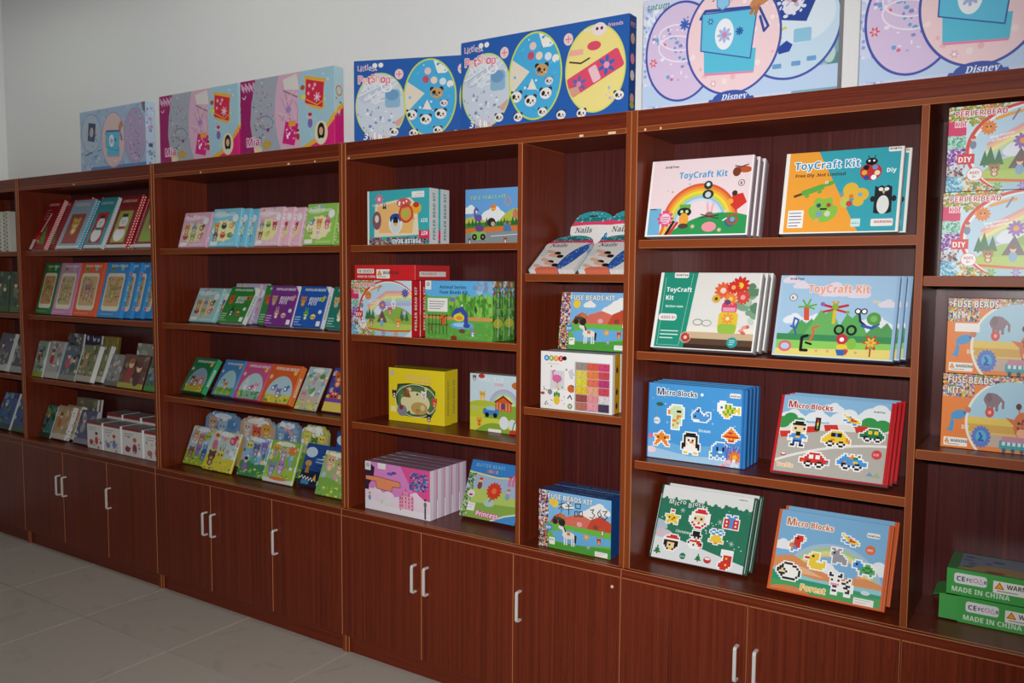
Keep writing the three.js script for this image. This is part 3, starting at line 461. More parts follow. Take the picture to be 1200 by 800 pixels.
D.blockForest = (g, W, H, T) => {
  onSpine(g, W, H, T, '#d8622a'); rect(g, '#9c3f16', W + T * 0.6, 0, T * 0.16, H); onTop(g, W, T, '#c4561f');
  onFront(g, W, H, () => {
    rect(g, '#7fb4dc', 0, 0, W, H); for (const [x, y, s] of [[24, 104, 26], [286, 130, 34], [150, 160, 60]]) cloud(g, x, y, s, '#eef2f6');
    rainbow(g, 170, 204, 136, 56, ['#a9c4dc', '#a8cf9a', '#dfe08c', '#efc28a', '#e8a884'], 0.92); ell(g, '#7fb4dc', 170, 150, 66, 34); cloud(g, 150, 164, 44, '#f0f3f5');
    poly(g, '#e0935a', [[0, 140], [60, 128], [110, 150], [180, 172], [260, 158], [W, 172], [W, 200], [0, 190]]); poly(g, '#eeb98c', [[40, 150], [100, 160], [150, 178], [60, 176]]); poly(g, '#8fd0d8', [[0, 168], [130, 186], [W, 182], [W, 206], [0, 200]]); rect(g, '#4aa45c', 0, 196, W, 50); poly(g, '#2f9a72', [[0, 176], [60, 192], [W, 196], [W, 206], [0, 204]]); ell(g, '#d8834e', 60, 236, 60, 20);
    blockTitle(g, 26, 44, 22, '#c86a34', '#f8f2ea'); ell(g, '#e2713c', 262, 78, 13); txt(g, '480', 253, 82, 9, '#fce'); rrect(g, '#f2f2f0', 248, 30, 34, 14, 4); titleLogo(g, 250, 40, 7);
    sprite(g, SP.parrot, 44, 70, 6); sprite(g, SP.duck, 92, 112, 6.4); sprite(g, SP.rabbit, 156, 88, 5.4); sprite(g, SP.turtle, 222, 112, 6.4); sprite(g, SP.sheep, 20, 152, 6); sprite(g, SP.cow, 164, 156, 5.8); sprite(g, SP.plane, 184, 44, 5.2);
    txt(g, 'Forest', 90, 222, 23, '#f2b42c', { stroke: '#f8f0d8', sw: 3.4 }); sticker(g, 234, 212, 52, 20, 2); ell(g, '#cfe3ec', 262, 196, 12, 6);
    rect(g, '#d8622a', 0, 0, 9, H); rect(g, '#d8622a', 0, H - 6, W, 6); rect(g, '#d8622a', W - 13, 0, 13, H); rect(g, '#9c3f16', W - 7, 0, 1.6, H);
  });
};
// --- bead kits
const BC = ['#e8503c', '#f3a23c', '#f6dd4a', '#5ab05a', '#4a90d0', '#8a60b0', '#f0f0f0', '#2a2a2e', '#e88ab0'];
function perler(g, W, H, o) {
  onFront(g, W, H, () => {
    rect(g, '#cfe6f0', 0, 0, W, H); const s = W / 300;
    beads(g, 0, 0, 130 * s, 50 * s, 260, ['#7a9a3c', '#c8b43c', '#e8843c', '#8fae4a'], 3.4 * s); rect(g, '#d83a6c', 0, 36 * s, 40 * s, 36 * s); beads(g, 0, 70 * s, 40 * s, 34 * s, 90, ['#8fd0b8', '#5fae94', '#bfe6d6'], 3 * s); beads(g, 0, 102 * s, 44 * s, 40 * s, 90, ['#a048b0', '#6c3a90', '#c07ad0'], 3 * s); beads(g, 0, 140 * s, 40 * s, 32 * s, 70, ['#3a3036', '#d8d0d0', '#8a5a6a'], 3 * s); beads(g, 0, 170 * s, 38 * s, 40 * s, 90, ['#6ab4d0', '#4a94c0', '#9ad4e6'], 3 * s); beads(g, 36 * s, 168 * s, 90 * s, 44 * s, 160, ['#8a9a3c', '#d8c84a', '#6c8a3a', '#e8983c'], 3 * s);
    ell(g, '#d8453c', 186 * s, 110 * s, 146 * s, 112 * s); ell(g, '#f4f4f0', 190 * s, 112 * s, 142 * s, 108 * s);
    clip(g, () => g.ellipse(192 * s, 114 * s, 138 * s, 106 * s, 0, 0, 7), () => {
      rect(g, '#bfdcee', 0, 0, W, H); for (let i = 0; i < 6; i++) path(g, ['#e8a8b0', '#f0c89a', '#f2e6a0', '#c6dfa8', '#a8cfe8', '#c0b6e0'][i], 10 * s, [[90 * s, (96 + i * 9) * s], [180 * s, (44 + i * 9) * s], [320 * s, (40 + i * 9) * s]]);
      cloud(g, 160 * s, 110 * s, 36 * s, '#e6ecf4'); hill(g, '#8fb84c', 90 * s, 360 * s, 190 * s, 96 * s); hill(g, '#a6c860', 60 * s, 240 * s, 180 * s, 128 * s); rect(g, '#b6d060', 0, 160 * s, W, 30 * s);
      for (const [x, h2] of [[82, 40], [94, 50], [112, 42], [254, 46], [278, 40]]) pine(g, x * s, 150 * s, h2 * s, '#3f7a4a'); poly(g, '#6a5a5e', [[132 * s, 156 * s], [182 * s, 156 * s], [158 * s, 108 * s]]); path(g, '#e0603c', 6 * s, [[60 * s, 178 * s], [180 * s, 188 * s], [320 * s, 182 * s]]); rect(g, '#a8d0e0', 0, 190 * s, W, 30 * s);
    });
    flower(g, 88 * s, 56 * s, 17 * s, '#e8863c', '#f0a24a', 12); ell(g, '#4a2a1c', 84 * s, 54 * s, 2 * s); ell(g, '#4a2a1c', 92 * s, 54 * s, 2 * s); flower(g, 160 * s, 92 * s, 19 * s, '#9a6ab8', '#f0a04a', 10); critter(g, 104 * s, 154 * s, 13 * s, '#b07a50', 'bear', '#f0d8b8'); critter(g, 56 * s, 84 * s, 12 * s, '#c8505a', 'figure', '#7a8aa8'); critter(g, 156 * s, 146 * s, 15 * s, '#8a4a3a', 'figure', '#8ab0d0'); critter(g, 236 * s, 152 * s, 15 * s, '#e89a3c', 'bear', '#f8e0b0'); critter(g, 214 * s, 84 * s, 14 * s, '#f2f2f0', 'bunny', '#d8b0b8'); flower(g, 270 * s, 46 * s, 17 * s, '#6a5ab0', '#3f7ab8', 9); critter(g, 196 * s, 108 * s, 12 * s, '#d85a7a', 'bear', '#f8d0d8'); flower(g, 266 * s, 118 * s, 12 * s, '#b8a0d8', '#e8d8f0', 7);
    flower(g, 112 * s, 198 * s, 11 * s, '#6ab04c', '#8fc850', 6); flower(g, 164 * s, 198 * s, 11 * s, '#9a7ac8', '#c0a0d8', 6); flower(g, 226 * s, 198 * s, 11 * s, '#e0805a', '#f0c060', 6); path(g, '#f0a83c', 7 * s, [[104 * s, 36 * s], [128 * s, 28 * s], [156 * s, 22 * s]]); path(g, '#8a7ab0', 4 * s, [[138 * s, 40 * s], [150 * s, 18 * s]]); txt(g, 'Bring creativity', 92 * s, 82 * s, 7 * s, '#fff', { rot: -0.2 }); txt(g, 'to life with beads', 96 * s, 90 * s, 7 * s, '#fff', { rot: -0.2 });
    letters(g, 'PERLER BEAD', 14 * s, 25 * s, 17.5 * s, ['#c8345c', '#c84a6c'], { stroke: '#fff', sw: 2.6 * s, sp: 1.02 }); letters(g, 'KIT', 14 * s, 50 * s, 17.5 * s, ['#e04a70'], { stroke: '#fff', sw: 2.6 * s });
    rect(g, '#d8303c', 22 * s, 116 * s, 38 * s, 24 * s); txt(g, 'DIY', 24 * s, 135 * s, 18 * s, '#fff'); ell(g, '#f8f4f2', 62 * s, 166 * s, 17 * s, 16 * s, 0, '#d88a9a', 1.5 * s); txt(g, 'AGES', 51 * s, 165 * s, 8.5 * s, '#b05a6c'); txt(g, '5+', 57 * s, 175 * s, 8 * s, '#b05a6c');
  });
}
D.perlerRed = (g, W, H, T) => { onSpine(g, W, H, T, '#cf2028', 'PERLER BEAD KIT', 19, '#f6eeea', { sx: 1.05 }); onTop(g, W, T, '#cf2028'); perler(g, W, H, {}); };
D.redLying = (g, W, H, T) => { // lying flat: front face is the long narrow side
  onSpine(g, W, H, T, '#cc2229'); rrect(g, '#f1e8e4', W + T * 0.12, H * 0.42, T * 0.76, H * 0.34, 2); txt(g, 'PERLER BEAD KIT', W + T * 0.16, H * 0.66, H * 0.24, '#c88', { sx: 0.85 }); onTop(g, W, T, '#cf2028');
  rect(g, '#d8262c', 0, 0, W, H); rrect(g, '#f4efe8', 14, 14, 86, 18, 4); txt(g, 'CE', 20, 28, 13, '#333'); for (let i = 0; i < 4; i++) ell(g, null, 48 + i * 13, 23, 5, 5, 0, '#5a7a5a', 2); txt(g, 'MADE IN CHINA', 14, 48, 12, '#f6e6e0'); warning(g, 112, 16, 66, 34);
};
D.tealPerler = (g, W, H, T) => {
  onSpine(g, W, H, T, '#e6e6ea', 'PERLER BEAD KIT', 20, '#3f9a8c', { sx: 1.05 }); onTop(g, W, T, '#e6e6ea');
  g.translate(W, H); g.rotate(Math.PI); // the box stands upside down
  onFront(g, W, H, () => {
    rect(g, '#3fb0b8', 0, 0, W, H); beads(g, 0, 0, W, 26, 340, ['#d8486c', '#3a3a44', '#6aae5a', '#e8b0a0', '#5a8ab0', '#2a2a30'], 4); rect(g, '#d8365c', 0, 20, 50, 30); txt(g, 'PERLER BEAD', 40, 20, 22, '#fff', { stroke: '#2a6a78', sw: 3 }); txt(g, 'KIT', 8, 46, 20, '#fff'); txt(g, 'DIY', 8, 92, 20, '#e8f6f6');
    poly(g, '#efe0c0', [[50, 34], [W - 34, 28], [W - 40, 150], [90, 170], [56, 140]]); poly(g, '#f2c07a', [[80, 40], [W - 60, 44], [W - 50, 140], [120, 160], [70, 120]]); poly(g, '#ef9a5a', [[70, 90], [150, 80], [140, 130], [80, 140]]);
    ell(g, '#eef2f0', 160, 78, 33, 38); ell(g, '#2f4f9c', 160, 94, 28, 20); ell(g, '#d8e0e4', 160, 70, 24, 28); ell(g, '#223', 160, 88, 12, 14); ell(g, '#f0b43c', 160, 74, 8, 6); ell(g, '#d8605c', 120, 150, 34, 18); for (let i = 0; i < 6; i++) ell(g, '#fff', rr(96, 146), rr(140, 160), 4); ell(g, '#f0b23c', 62, 130, 24, 20); ell(g, '#c8402c', 62, 142, 14, 10); ell(g, null, 110, 112, 30, 30, 0, '#c8502c', 8); ell(g, '#a8c848', 112, 112, 16, 14); ell(g, '#8a5a6c', 252, 90, 22, 34); ell(g, '#e6e2d0', 252, 96, 10, 14); critter(g, 214, 140, 10, '#4a3a34', 'bear'); txt(g, 'AGES 5+', 238, 150, 10, '#f6dfe6'); flower(g, 240, 168, 22, '#d87a9a', '#f0dfe6', 8); sticker(g, 24, 168, 58, 22, 2);
    rect(g, '#f0f2f0', W - 10, 0, 10, H);
  });
};
const fusePic = (g, W, H, s, o = {}) => {
  rect(g, '#7fb8e6', 0, 0, W, H); for (const [x, y, c] of [[110, 42, 20], [190, 60, 30], [226, 40, 34]]) cloud(g, x * s, y * s, c * s, '#f0efec'); ell(g, '#f2cf3c', 62 * s, 40 * s, 14 * s);
  for (const [a, b, t, c] of [[40, 130, 68, '#c8543a'], [90, 230, 62, '#d8705c'], [180, 290, 58, '#c84a34']]) poly(g, c, [[a * s, 112 * s], [(a + 20) * s, (t + 14) * s], [(a + b) / 2 * s, t * s], [(b - 16) * s, (t + 18) * s], [b * s, 112 * s]]);
  rect(g, '#6cb848', 0, 106 * s, W, H); poly(g, '#6aaee0', [[50 * s, 136 * s], [120 * s, 122 * s], [W, 128 * s], [W, 150 * s], [140 * s, 170 * s], [70 * s, 166 * s]]); poly(g, '#4f9e3c', [[40 * s, 170 * s], [160 * s, 166 * s], [W, 158 * s], [W, H], [0, H]]);
  // horse, tractor, birds
  ell(g, '#e9e4da', 116 * s, 140 * s, 24 * s, 12 * s); for (const x of [98, 106, 126, 134]) rect(g, '#e9e4da', x * s, 144 * s, 5 * s, 30 * s); poly(g, '#e9e4da', [[96 * s, 136 * s], [88 * s, 116 * s], [98 * s, 112 * s], [110 * s, 132 * s]]); ell(g, '#e9e4da', 86 * s, 118 * s, 9 * s, 6 * s, 0.5); poly(g, '#20242a', [[92 * s, 104 * s], [98 * s, 110 * s], [108 * s, 130 * s], [102 * s, 130 * s]]); poly(g, '#20242a', [[138 * s, 134 * s], [146 * s, 138 * s], [144 * s, 164 * s], [138 * s, 160 * s]]); rect(g, '#d8783a', 110 * s, 130 * s, 12 * s, 10 * s);
  rect(g, '#c8783a', 80 * s, 72 * s, 22 * s, 26 * s); ell(g, '#2a2a2c', 64 * s, 100 * s, 10 * s); ell(g, '#2a2a2c', 90 * s, 100 * s, 13 * s); rect(g, '#3c4a44', 58 * s, 84 * s, 30 * s, 10 * s);
  flower(g, 182 * s, 134 * s, 11 * s, '#e8a23c', '#f0d04a', 7); critter(g, 228 * s, 138 * s, 9 * s, '#c83a3c', 'bear', '#f0d23c'); flower(g, 190 * s, 166 * s, 9 * s, '#8a9ab8', '#b8c8d8', 6); for (const [x, c] of [[156, '#e8a8b8'], [216, '#8a4a34']]) ell(g, c, x * s, 96 * s, 10 * s, 8 * s); critter(g, 240 * s, 104 * s, 9 * s, '#a86a34', 'bear');
  beads(g, 0, 0, 38 * s, H, 520, ['#2a2226', '#e8e2dc', '#c83a3c', '#e8a04a', '#6a5a8a', '#f0f0f0', '#b85a4a'], 3 * s);
  ell(g, '#4a90d0', 40 * s, 124 * s, 15 * s, 12 * s); txt(g, 'DIY', 29 * s, 129 * s, 12 * s, '#f2f6fa'); rrect(g, '#f2f2f0', 42 * s, 156 * s, 22 * s, 24 * s, 3); txt(g, 'AGES', 44 * s, 166 * s, 6 * s, '#555');
  txt(g, 'FUSE BEADS KIT', 34 * s, 26 * s, 23 * s, '#f2f0ea', { stroke: '#5a7a94', sw: 2.4 * s, sx: 0.98 }); sticker(g, 214 * s, 174 * s, 46 * s, 16 * s, 2);
};
D.fuseFarm = (g, W, H, T) => { onSpine(g, W, H, T, '#1d4f94'); rect(g, '#5aa84a', W, 0, 3, H); onTop(g, W, T, '#1f4f8e'); txt(g, 'FUSE BEADS KIT', W * 0.3, -T * 0.35, T * 0.34, '#7fa8d0', { sx: 1.4 }); path(g, '#a8c4dc', 1.2, [[0, -T + 1], [W, -T + 1]]); onFront(g, W, H, () => fusePic(g, W, H, W / 270)); };
D.fuseMarked = (g, W, H, T) => {
  D.fuseFarm(g, W, H, T); const k = '#26262c';
  onFront(g, W, H, () => { // felt-pen handwriting across the sky
    for (const st of [[[78, 42], [100, 34]], [[88, 28], [88, 66]], [[78, 56], [88, 46], [98, 56]], [[104, 30], [112, 38]], [[122, 28], [114, 40]], [[104, 44], [128, 40]], [[106, 54], [130, 50]], [[116, 40], [116, 70]], [[140, 30], [160, 28], [158, 44], [142, 44], [140, 30]], [[138, 56], [148, 54], [150, 70], [138, 72], [138, 56]], [[154, 54], [166, 52], [168, 68], [156, 70], [154, 54]], [[196, 42], [208, 38], [202, 50], [212, 56], [204, 68], [194, 66]], [[216, 62], [218, 64]], [[232, 36], [222, 48], [226, 60], [236, 54], [230, 44]], [[240, 40], [256, 36], [246, 50], [258, 56], [248, 66], [240, 62]]]) path(g, k, 2.6, st);
    rect(g, '#e6c84a', 40, 26, 26, 20);
  });
};
D.fuseDino = (g, W, H, T) => {
  onSpine(g, W, H, T, '#3a6aa8'); onTop(g, W, T, '#3a6aa8');
  onFront(g, W, H, () => {
    rect(g, '#6aa6e0', 0, 0, W, H); cloud(g, 22, 72, 26, '#e9f2ee'); cloud(g, 120, 96, 50, '#e9eef0'); hill(g, '#b8c04a', 130, 300, 130, 72); hill(g, '#c8c258', -40, 110, 132, 96); rect(g, '#d8763c', 0, 124, W, 30); poly(g, '#4a8a3c', [[0, 118], [W, 112], [W, 128], [0, 136]]); for (const x of [16, 32, 46, 62, 92, 140, 152, 166, 178, 200, 214]) pine(g, x, 130, rr(20, 34), '#2f6a3c');
    poly(g, '#8a9296', [[0, 152], [W, 146], [W, H], [0, H]]); path(g, '#e0e4e2', 2.4, [[110, 164], [W, 158]]); rrect(g, '#7fc05a', 26, 148, 62, 28, 6); for (const x of [40, 76]) { ell(g, '#1c1a1c', x, 166, 11); ell(g, '#d88a8a', x, 166, 4); } ell(g, '#6a4a8c', 62, 136, 18, 12); ell(g, '#6a5aa8', 56, 100, 16, 12); path(g, '#6a5aa8', 8, [[44, 100], [40, 76], [46, 66], [54, 74]]); ell(g, '#3a2a30', 112, 116, 17, 15); ell(g, '#c8b09a', 118, 122, 8); ell(g, '#e8843c', 120, 66, 11, 12); rect(g, '#e8c23c', 112, 68, 16, 5); poly(g, '#4a7fb0', [[160, 148], [196, 148], [188, 122], [166, 122]]); for (const x of [168, 188]) ell(g, '#b87a5a', x, 122, 5); ell(g, null, 180, 46, 12, 14, 0, '#b89a88', 5); ell(g, '#c87a6a', 210, 90, 10, 16); critter(g, 170, 176, 8, '#a04a34', 'bear'); critter(g, 20, 176, 8, '#6a5a8a', 'bear');
    letters(g, 'FUSE BEADS KIT', 22, 36, 19, ['#a8dcc0', '#bfe2a8', '#8fd0d8'], { stroke: '#4a86b8', sw: 2.5 });
  });
};
D.fuseOrange = (g, W, H, T) => {
  onSpine(g, W, H, T, '#e07a2c'); onTop(g, W, T, '#4a3a3a');
  onFront(g, W, H, () => { g.scale(0.76, 1); W /= 0.76; for (let i = 0; i < 1; i++) rect(g, '#a8d0e2', 300, 0, W, H); rect(g, '#e8c85a', 300, 108, W, 90);
    rect(g, '#ec8436', 0, 0, W, H); ell(g, '#f2ece0', 210, 120, 138, 112); clip(g, () => g.ellipse(214, 120, 134, 108, 0, 0, 7), () => { rect(g, '#a8d0e2', 0, 0, W, H); for (const [x, y, s] of [[150, 60, 26], [250, 50, 30]]) cloud(g, x, y, s, '#d6e6ea'); rect(g, '#e8c85a', 0, 108, W, 90); rect(g, '#d8a84a', 0, 126, W, 20); rect(g, '#c8b0a0', 0, 150, W, 50); rect(g, '#e8863c', 0, 182, W, 20); });
    beads(g, 0, 0, W, 26, 700, BC, 3); beads(g, 0, 20, 96, 40, 500, BC, 3); clip(g, () => g.ellipse(214, 120, 134, 108, 0, 0, 7), () => { rect(g, '#a8d0e2', 100, 14, W, 54); });
    txt(g, 'FUSE BEADS', 14, 24, 24, '#f6f0e6', { stroke: '#3a2f34', sw: 2 }); txt(g, 'KIT', 14, 52, 24, '#f6f0e6', { stroke: '#3a2f34', sw: 2 });
    ell(g, '#8a7078', 150, 62, 25, 18); for (const x of [134, 146, 160]) rect(g, '#8a7078', x, 66, 8, 24); ell(g, '#7a6068', 140, 56, 10, 12); path(g, '#8a7078', 7, [[172, 56], [182, 66], [182, 80]]); ell(g, '#d8453c', 144, 94, 13); ell(g, '#f0b0a0', 144, 94, 5);
    ell(g, '#d8703c', 240, 122, 26, 34); for (const d of [-1, 1]) { path(g, '#d8703c', 5, [[240 + d * 10, 92], [240 + d * 13, 76]]); ell(g, '#4a2a24', 240 + d * 13, 74, 8); poly(g, '#d8703c', [[240 + d * 22, 108], [240 + d * 50, 104], [240 + d * 26, 122]]); ell(g, '#2a2020', 240 + d * 11, 116, 4); } for (let i = 0; i < 9; i++) ell(g, '#8a3a24', rr(222, 258), rr(100, 150), 4); ell(g, '#efb48a', 240, 142, 16, 12);
    ell(g, '#4a9ad0', 52, 106, 24, 12, -0.25); poly(g, '#4a9ad0', [[32, 112], [24, 142], [14, 146], [36, 152], [40, 126]]); ell(g, '#2a5a8a', 70, 100, 3); ell(g, '#c87a5a', 80, 92, 9, 8);
    flower(g, 122, 158, 28, '#5a7ac8', '#4aa6d8', 16); ell(g, '#5ab0dc', 122, 158, 16); path(g, '#2f5fb0', 7, [[118, 150], [124, 158], [116, 168], [128, 168]]); rrect(g, '#4aa0a8', 176, 162, 90, 24, 5); rrect(g, '#c88aa0', 182, 152, 70, 14, 5); for (const x of [190, 216, 242]) ell(g, '#3a4a5a', x, 188, 6); for (let i = 0; i < 5; i++) rect(g, '#d8ecee', 184 + i * 15, 166, 9, 9);
    txt(g, 'DIY', 62, 142, 14, '#f8efe4'); warning(g, 10, 166, 72, 22); for (const [x, y] of [[268, 44], [280, 62]]) ell(g, '#c8643c', x, y, 9, 11);
  });
};
D.fuseOrangeMarked = (g, W, H, T) => { D.fuseOrange(g, W, H, T); rrect(g, '#f4f0ea', 18, 64, 56, 22, 2); };
D.animal = (g, W, H, T) => {
  onTop(g, W, T, '#7fb8e6'); rect(g, '#5a9a44', W, 0, T, H); for (let i = 0; i < 90; i++) ell(g, pick(['#2f6a34', '#6cb04c', '#8fc85a', '#3f8a3c']), W + rr(0, T), rr(50, H), rr(2, 6), rr(6, 16)); for (let i = 0; i < 26; i++) ell(g, pick(['#c84a3c', '#dfe6ec', '#6a9ad0', '#8a4a3c', '#e8a0a8']), W + rr(0, T), rr(0, 50), rr(4, 8)); ell(g, '#c8c83c', W + T * 0.5, H * 0.7, T * 0.4, 16); g.save(); g.translate(W + T / 2, H * 0.56); g.rotate(-Math.PI / 2); txt(g, 'Animal Series Fuse Beads Kit', 0, 4, 11, '#f2f4ee', { align: 'center' }); g.restore();
  onFront(g, W, H, () => {
    rect(g, '#63b4ea', 0, 0, W, H); rect(g, '#6ab048', 0, 56, W, H); for (let i = 0; i < 170; i++) ell(g, pick(['#5a9e3c', '#7fc04e', '#4a8a34', '#8fc85a']), rr(110, W), rr(54, 130), rr(3, 9), rr(6, 18)); for (let i = 0; i < 22; i++) ell(g, pick(['#8ab4d8', '#a8c8e4', '#7a9ac0']), rr(220, W), rr(8, 40), rr(5, 12)); poly(g, '#6ab048', [[0, 40], [30, 70], [0, 90]]);
    path(g, '#d89a5a', 12, [[0, 128], [120, 132], [W, 132]]); rect(g, '#63a848', 0, 146, W, 70); for (let i = 0; i < 60; i++) ell(g, pick(['#5a9e3c', '#74b850']), rr(0, W), rr(150, H), 6, 3); ell(g, '#6aaee0', 166, 156, 52, 13); ell(g, '#a8d4ee', 160, 154, 34, 7);
    txt(g, 'Animal Series', 66, 28, 16, '#20486c', { sx: 1.12 }); txt(g, 'Fuse Beads Kit', 66, 46, 16, '#20486c', { sx: 1.12 }); rrect(g, '#e8eeea', 0, 0, 28, 32, 1); flower(g, 14, 13, 9, '#a8b0ac', '#c8d0cc', 8);
    sticker(g, 12, 62, 90, 48, 4); for (let i = 0; i < 6; i++) path(g, '#3a3a24', 3, [[18 + i * 16, 118], [18 + i * 16, 190]]); path(g, '#3a3a24', 3, [[14, 124], [104, 124]]); path(g, '#3a3a24', 3, [[14, 156], [104, 156]]); ell(g, '#d8622c', 82, 138, 11, 20); for (let i = 0; i < 6; i++) ell(g, '#7a2a14', rr(74, 90), rr(122, 154), 3); rect(g, '#8a5a34', 26, 160, 10, 20);
    path(g, '#3f4fa8', 17, [[128, 122], [142, 104], [164, 100], [182, 118], [184, 150]]); ell(g, '#e8d43c', 152, 128, 24, 14); ell(g, '#e8943c', 154, 130, 14, 7); ell(g, '#3f4fa8', 186, 156, 15, 8); ell(g, '#f0f4f4', 166, 86, 4); critter(g, 212, 178, 11, '#9a8ab0', 'bunny'); ell(g, '#7a4a2c', 166, 176, 14, 8); ell(g, '#8a3a20', 130, 202, 14, 10); poly(g, '#2f5a2c', [[222, 84], [232, 100], [226, 116], [218, 100]]); ell(g, '#8a70b0', 124, 66, 12, 8);
  });
};
D.yellowKit = (g, W, H, T) => {
  onSpine(g, W, H, T, '#e8cf26', 'PUZZLE BEADS KIT', 14, '#8a8a5a', { sx: 1.1 }); onTop(g, W, T, '#a8981c');
  onFront(g, W, H, () => {
    rect(g, '#f0d828', 0, 0, W, H); poly(g, '#2f4a2c', [[44, 62], [100, 56], [200, 60], [226, 80], [228, 150], [206, 182], [120, 186], [50, 180], [36, 120]]); clip(g, () => g.roundRect(46, 66, 176, 112, 26), () => { rect(g, '#5a7a4a', 0, 0, W, H); ell(g, '#e6dfa8', 130, 130, 70, 44); ell(g, '#c8a25a', 150, 150, 40, 24); poly(g, '#8a5a34', [[70, 110], [90, 72], [112, 112]]); for (let i = 0; i < 14; i++) ell(g, pick(['#3f5a34', '#7a9a5a', '#d8cf9a']), rr(50, 220), rr(70, 175), rr(4, 12)); ell(g, '#e8863c', 142, 168, 10, 6); });
    ell(g, null, 132, 122, 98, 62, 0, '#dfe6d0', 3);
    critter(g, 28, 98, 13, '#22262c', 'bear', '#f2f2ec'); critter(g, 172, 94, 15, '#f2f0ea', 'bear', '#d8b0a0'); critter(g, 222, 118, 15, '#d8563a', 'bear', '#f0b08a'); critter(g, 94, 78, 10, '#8a3a30', 'figure', '#c84a3c'); critter(g, 196, 178, 13, '#2a2430', 'bear', '#e8e0f0'); ell(g, '#8a8a9a', 66, 164, 24, 22); ell(g, '#8a3a4c', 62, 152, 10); rrect(g, '#f4ee9a', 10, 150, 28, 22, 2); rrect(g, '#c8c8a8', 6, 8, 20, 24, 8); txt(g, 'Magic World', 84, 38, 19, '#eec09a'); txt(g, 'Perler Beads', 130, 54, 13, '#e8b08a');
  });
};
D.farmBox = (g, W, H, T) => {
  onSpine(g, W, H, T, '#a8c04a'); onTop(g, W, T, '#c8c8bc');
  onFront(g, W, H, () => {
    rect(g, '#cfe4ec', 0, 0, W, H); rainbow(g, 150, 116, 66, 30, ['#c8b0d8', '#a8c8e4', '#b8dca8', '#f0e8a0'], 1); ell(g, '#cfe4ec', 150, 122, 30, 26); hill(g, '#b8c83c', -60, 180, 140, 96); rect(g, '#c8d03c', 0, 118, W, H); hill(g, '#8ab03c', 60, 330, 160, 108); rect(g, '#d8d84a', 0, 160, W, 60); hill(g, '#8ab03c', 20, 200, 214, 176);
    poly(g, '#d8622c', [[112, 96], [146, 76], [182, 96], [182, 130], [112, 130]]); for (let i = 0; i < 5; i++) rect(g, '#f0b08a', 118 + i * 13, 100, 4, 28); poly(g, '#8a3424', [[106, 98], [146, 72], [188, 98], [182, 102], [146, 80], [112, 102]]); ell(g, '#6a4a7a', 146, 112, 9, 12); critter(g, 56, 76, 15, '#f0b84a', 'bear', '#f8e6b0'); critter(g, 42, 172, 14, '#e8a83c', 'bear', '#d8622c'); rrect(g, '#4a86c8', 58, 124, 70, 24, 9); rrect(g, '#a8cfe8', 72, 116, 40, 14, 6); for (const x of [76, 112]) ell(g, '#1c1c24', x, 148, 9); ell(g, '#e8eef2', 150, 172, 20, 24); ell(g, '#dfe6ea', 186, 176, 16, 20); path(g, '#3f8a4a', 4, [[186, 196], [194, 168], [206, 160]]); ell(g, '#c8402c', 190, 204, 18, 10); rrect(g, '#f4f2ec', 82, 198, 56, 18, 2); txt(g, 'FUSE BEADS', 44, 24, 18, '#a8d8e8', { stroke: '#fff', sw: 3 }); txt(g, 'FARM', 110, 40, 13, '#e8a0b0'); critter(g, 20, 14, 9, '#6a5a4a', 'bear'); ell(g, '#c83a3c', 52, 8, 14, 8); ell(g, '#c8703c', 206, 34, 24, 14); for (const x of [12, 24]) rect(g, '#b8c8a0', x, 122, 10, 12);
  });
};
D.pinkKit = (g, W, H, T) => {
  onSpine(g, W, H, T, '#dcc6da'); rect(g, '#efe2ee', W, 0, T * 0.5, H); rect(g, '#c8a8cc', W + T * 0.86, 0, T * 0.14, H); onTop(g, W, T, '#a08a98'); path(g, '#c8b4c0', 1.4, [[0, -1], [W, -1]]);
  onFront(g, W, H, () => {
    rect(g, '#e08acb', 0, 0, W, H); poly(g, '#e6559c', [[180, 0], [W, 0], [W, 120], [240, 90]]); poly(g, '#f2dff0', [[0, 100], [60, 106], [150, 122], [240, 104], [W, 116], [W, H], [0, H]]); poly(g, '#f4eef4', [[0, 140], [120, 160], [W, 160], [W, H], [0, H]]); for (const [x, y, s] of [[60, 108, 20], [120, 116, 22], [250, 110, 30]]) cloud(g, x, y, s, '#f3e0f0'); rect(g, '#3a2340', 0, 20, 20, 90); poly(g, '#3a2340', [[16, 0], [50, 20], [44, 60], [16, 96]]); beads(g, 224, 16, 90, 66, 300, ['#3f6ac0', '#6a4aa0', '#e8507c', '#5ab0c8', '#f0a0c0', '#2a3a80'], 4);
    rect(g, '#efecea', 66, 0, 40, 22); rrect(g, '#eae8e6', 0, 0, 30, 34, 1); flower(g, 15, 14, 9, '#9a9a9c', '#c4c4c4', 8); poly(g, '#ef9468', [[4, 56], [60, 54], [178, 62], [180, 82], [140, 84], [136, 104], [60, 100], [56, 74], [4, 72]], '#5a2a3a', 2); ell(g, '#5a6ac8', 128, 36, 16, 6); ell(g, '#6a4a90', 148, 30, 12, 5);
    for (const [x, h2] of [[190, 40], [206, 56], [222, 40], [238, 30], [180, 24]]) { poly(g, '#e06a9a', [[x - 8, 150 - h2], [x + 8, 150 - h2], [x, 132 - h2]]); rect(g, '#f0a8c4', x - 7, 150 - h2, 14, h2 + 10); for (let i = 0; i < 3; i++) rect(g, '#c83a6c', x - 3, 156 - h2 + i * 14, 5, 7); } critter(g, 24, 130, 12, '#c89a5a', 'figure', '#8a9ac8'); ell(g, '#e8ece4', 108, 150, 20, 12); ell(g, '#e8ece4', 124, 136, 9); path(g, '#b8d0a0', 4, [[90, 142], [84, 156]]); critter(g, 300, 118, 12, '#3a3036', 'figure', '#6a7a70'); path(g, '#5a4a54', 8, [[300, 140], [300, 180]]);
  });
};
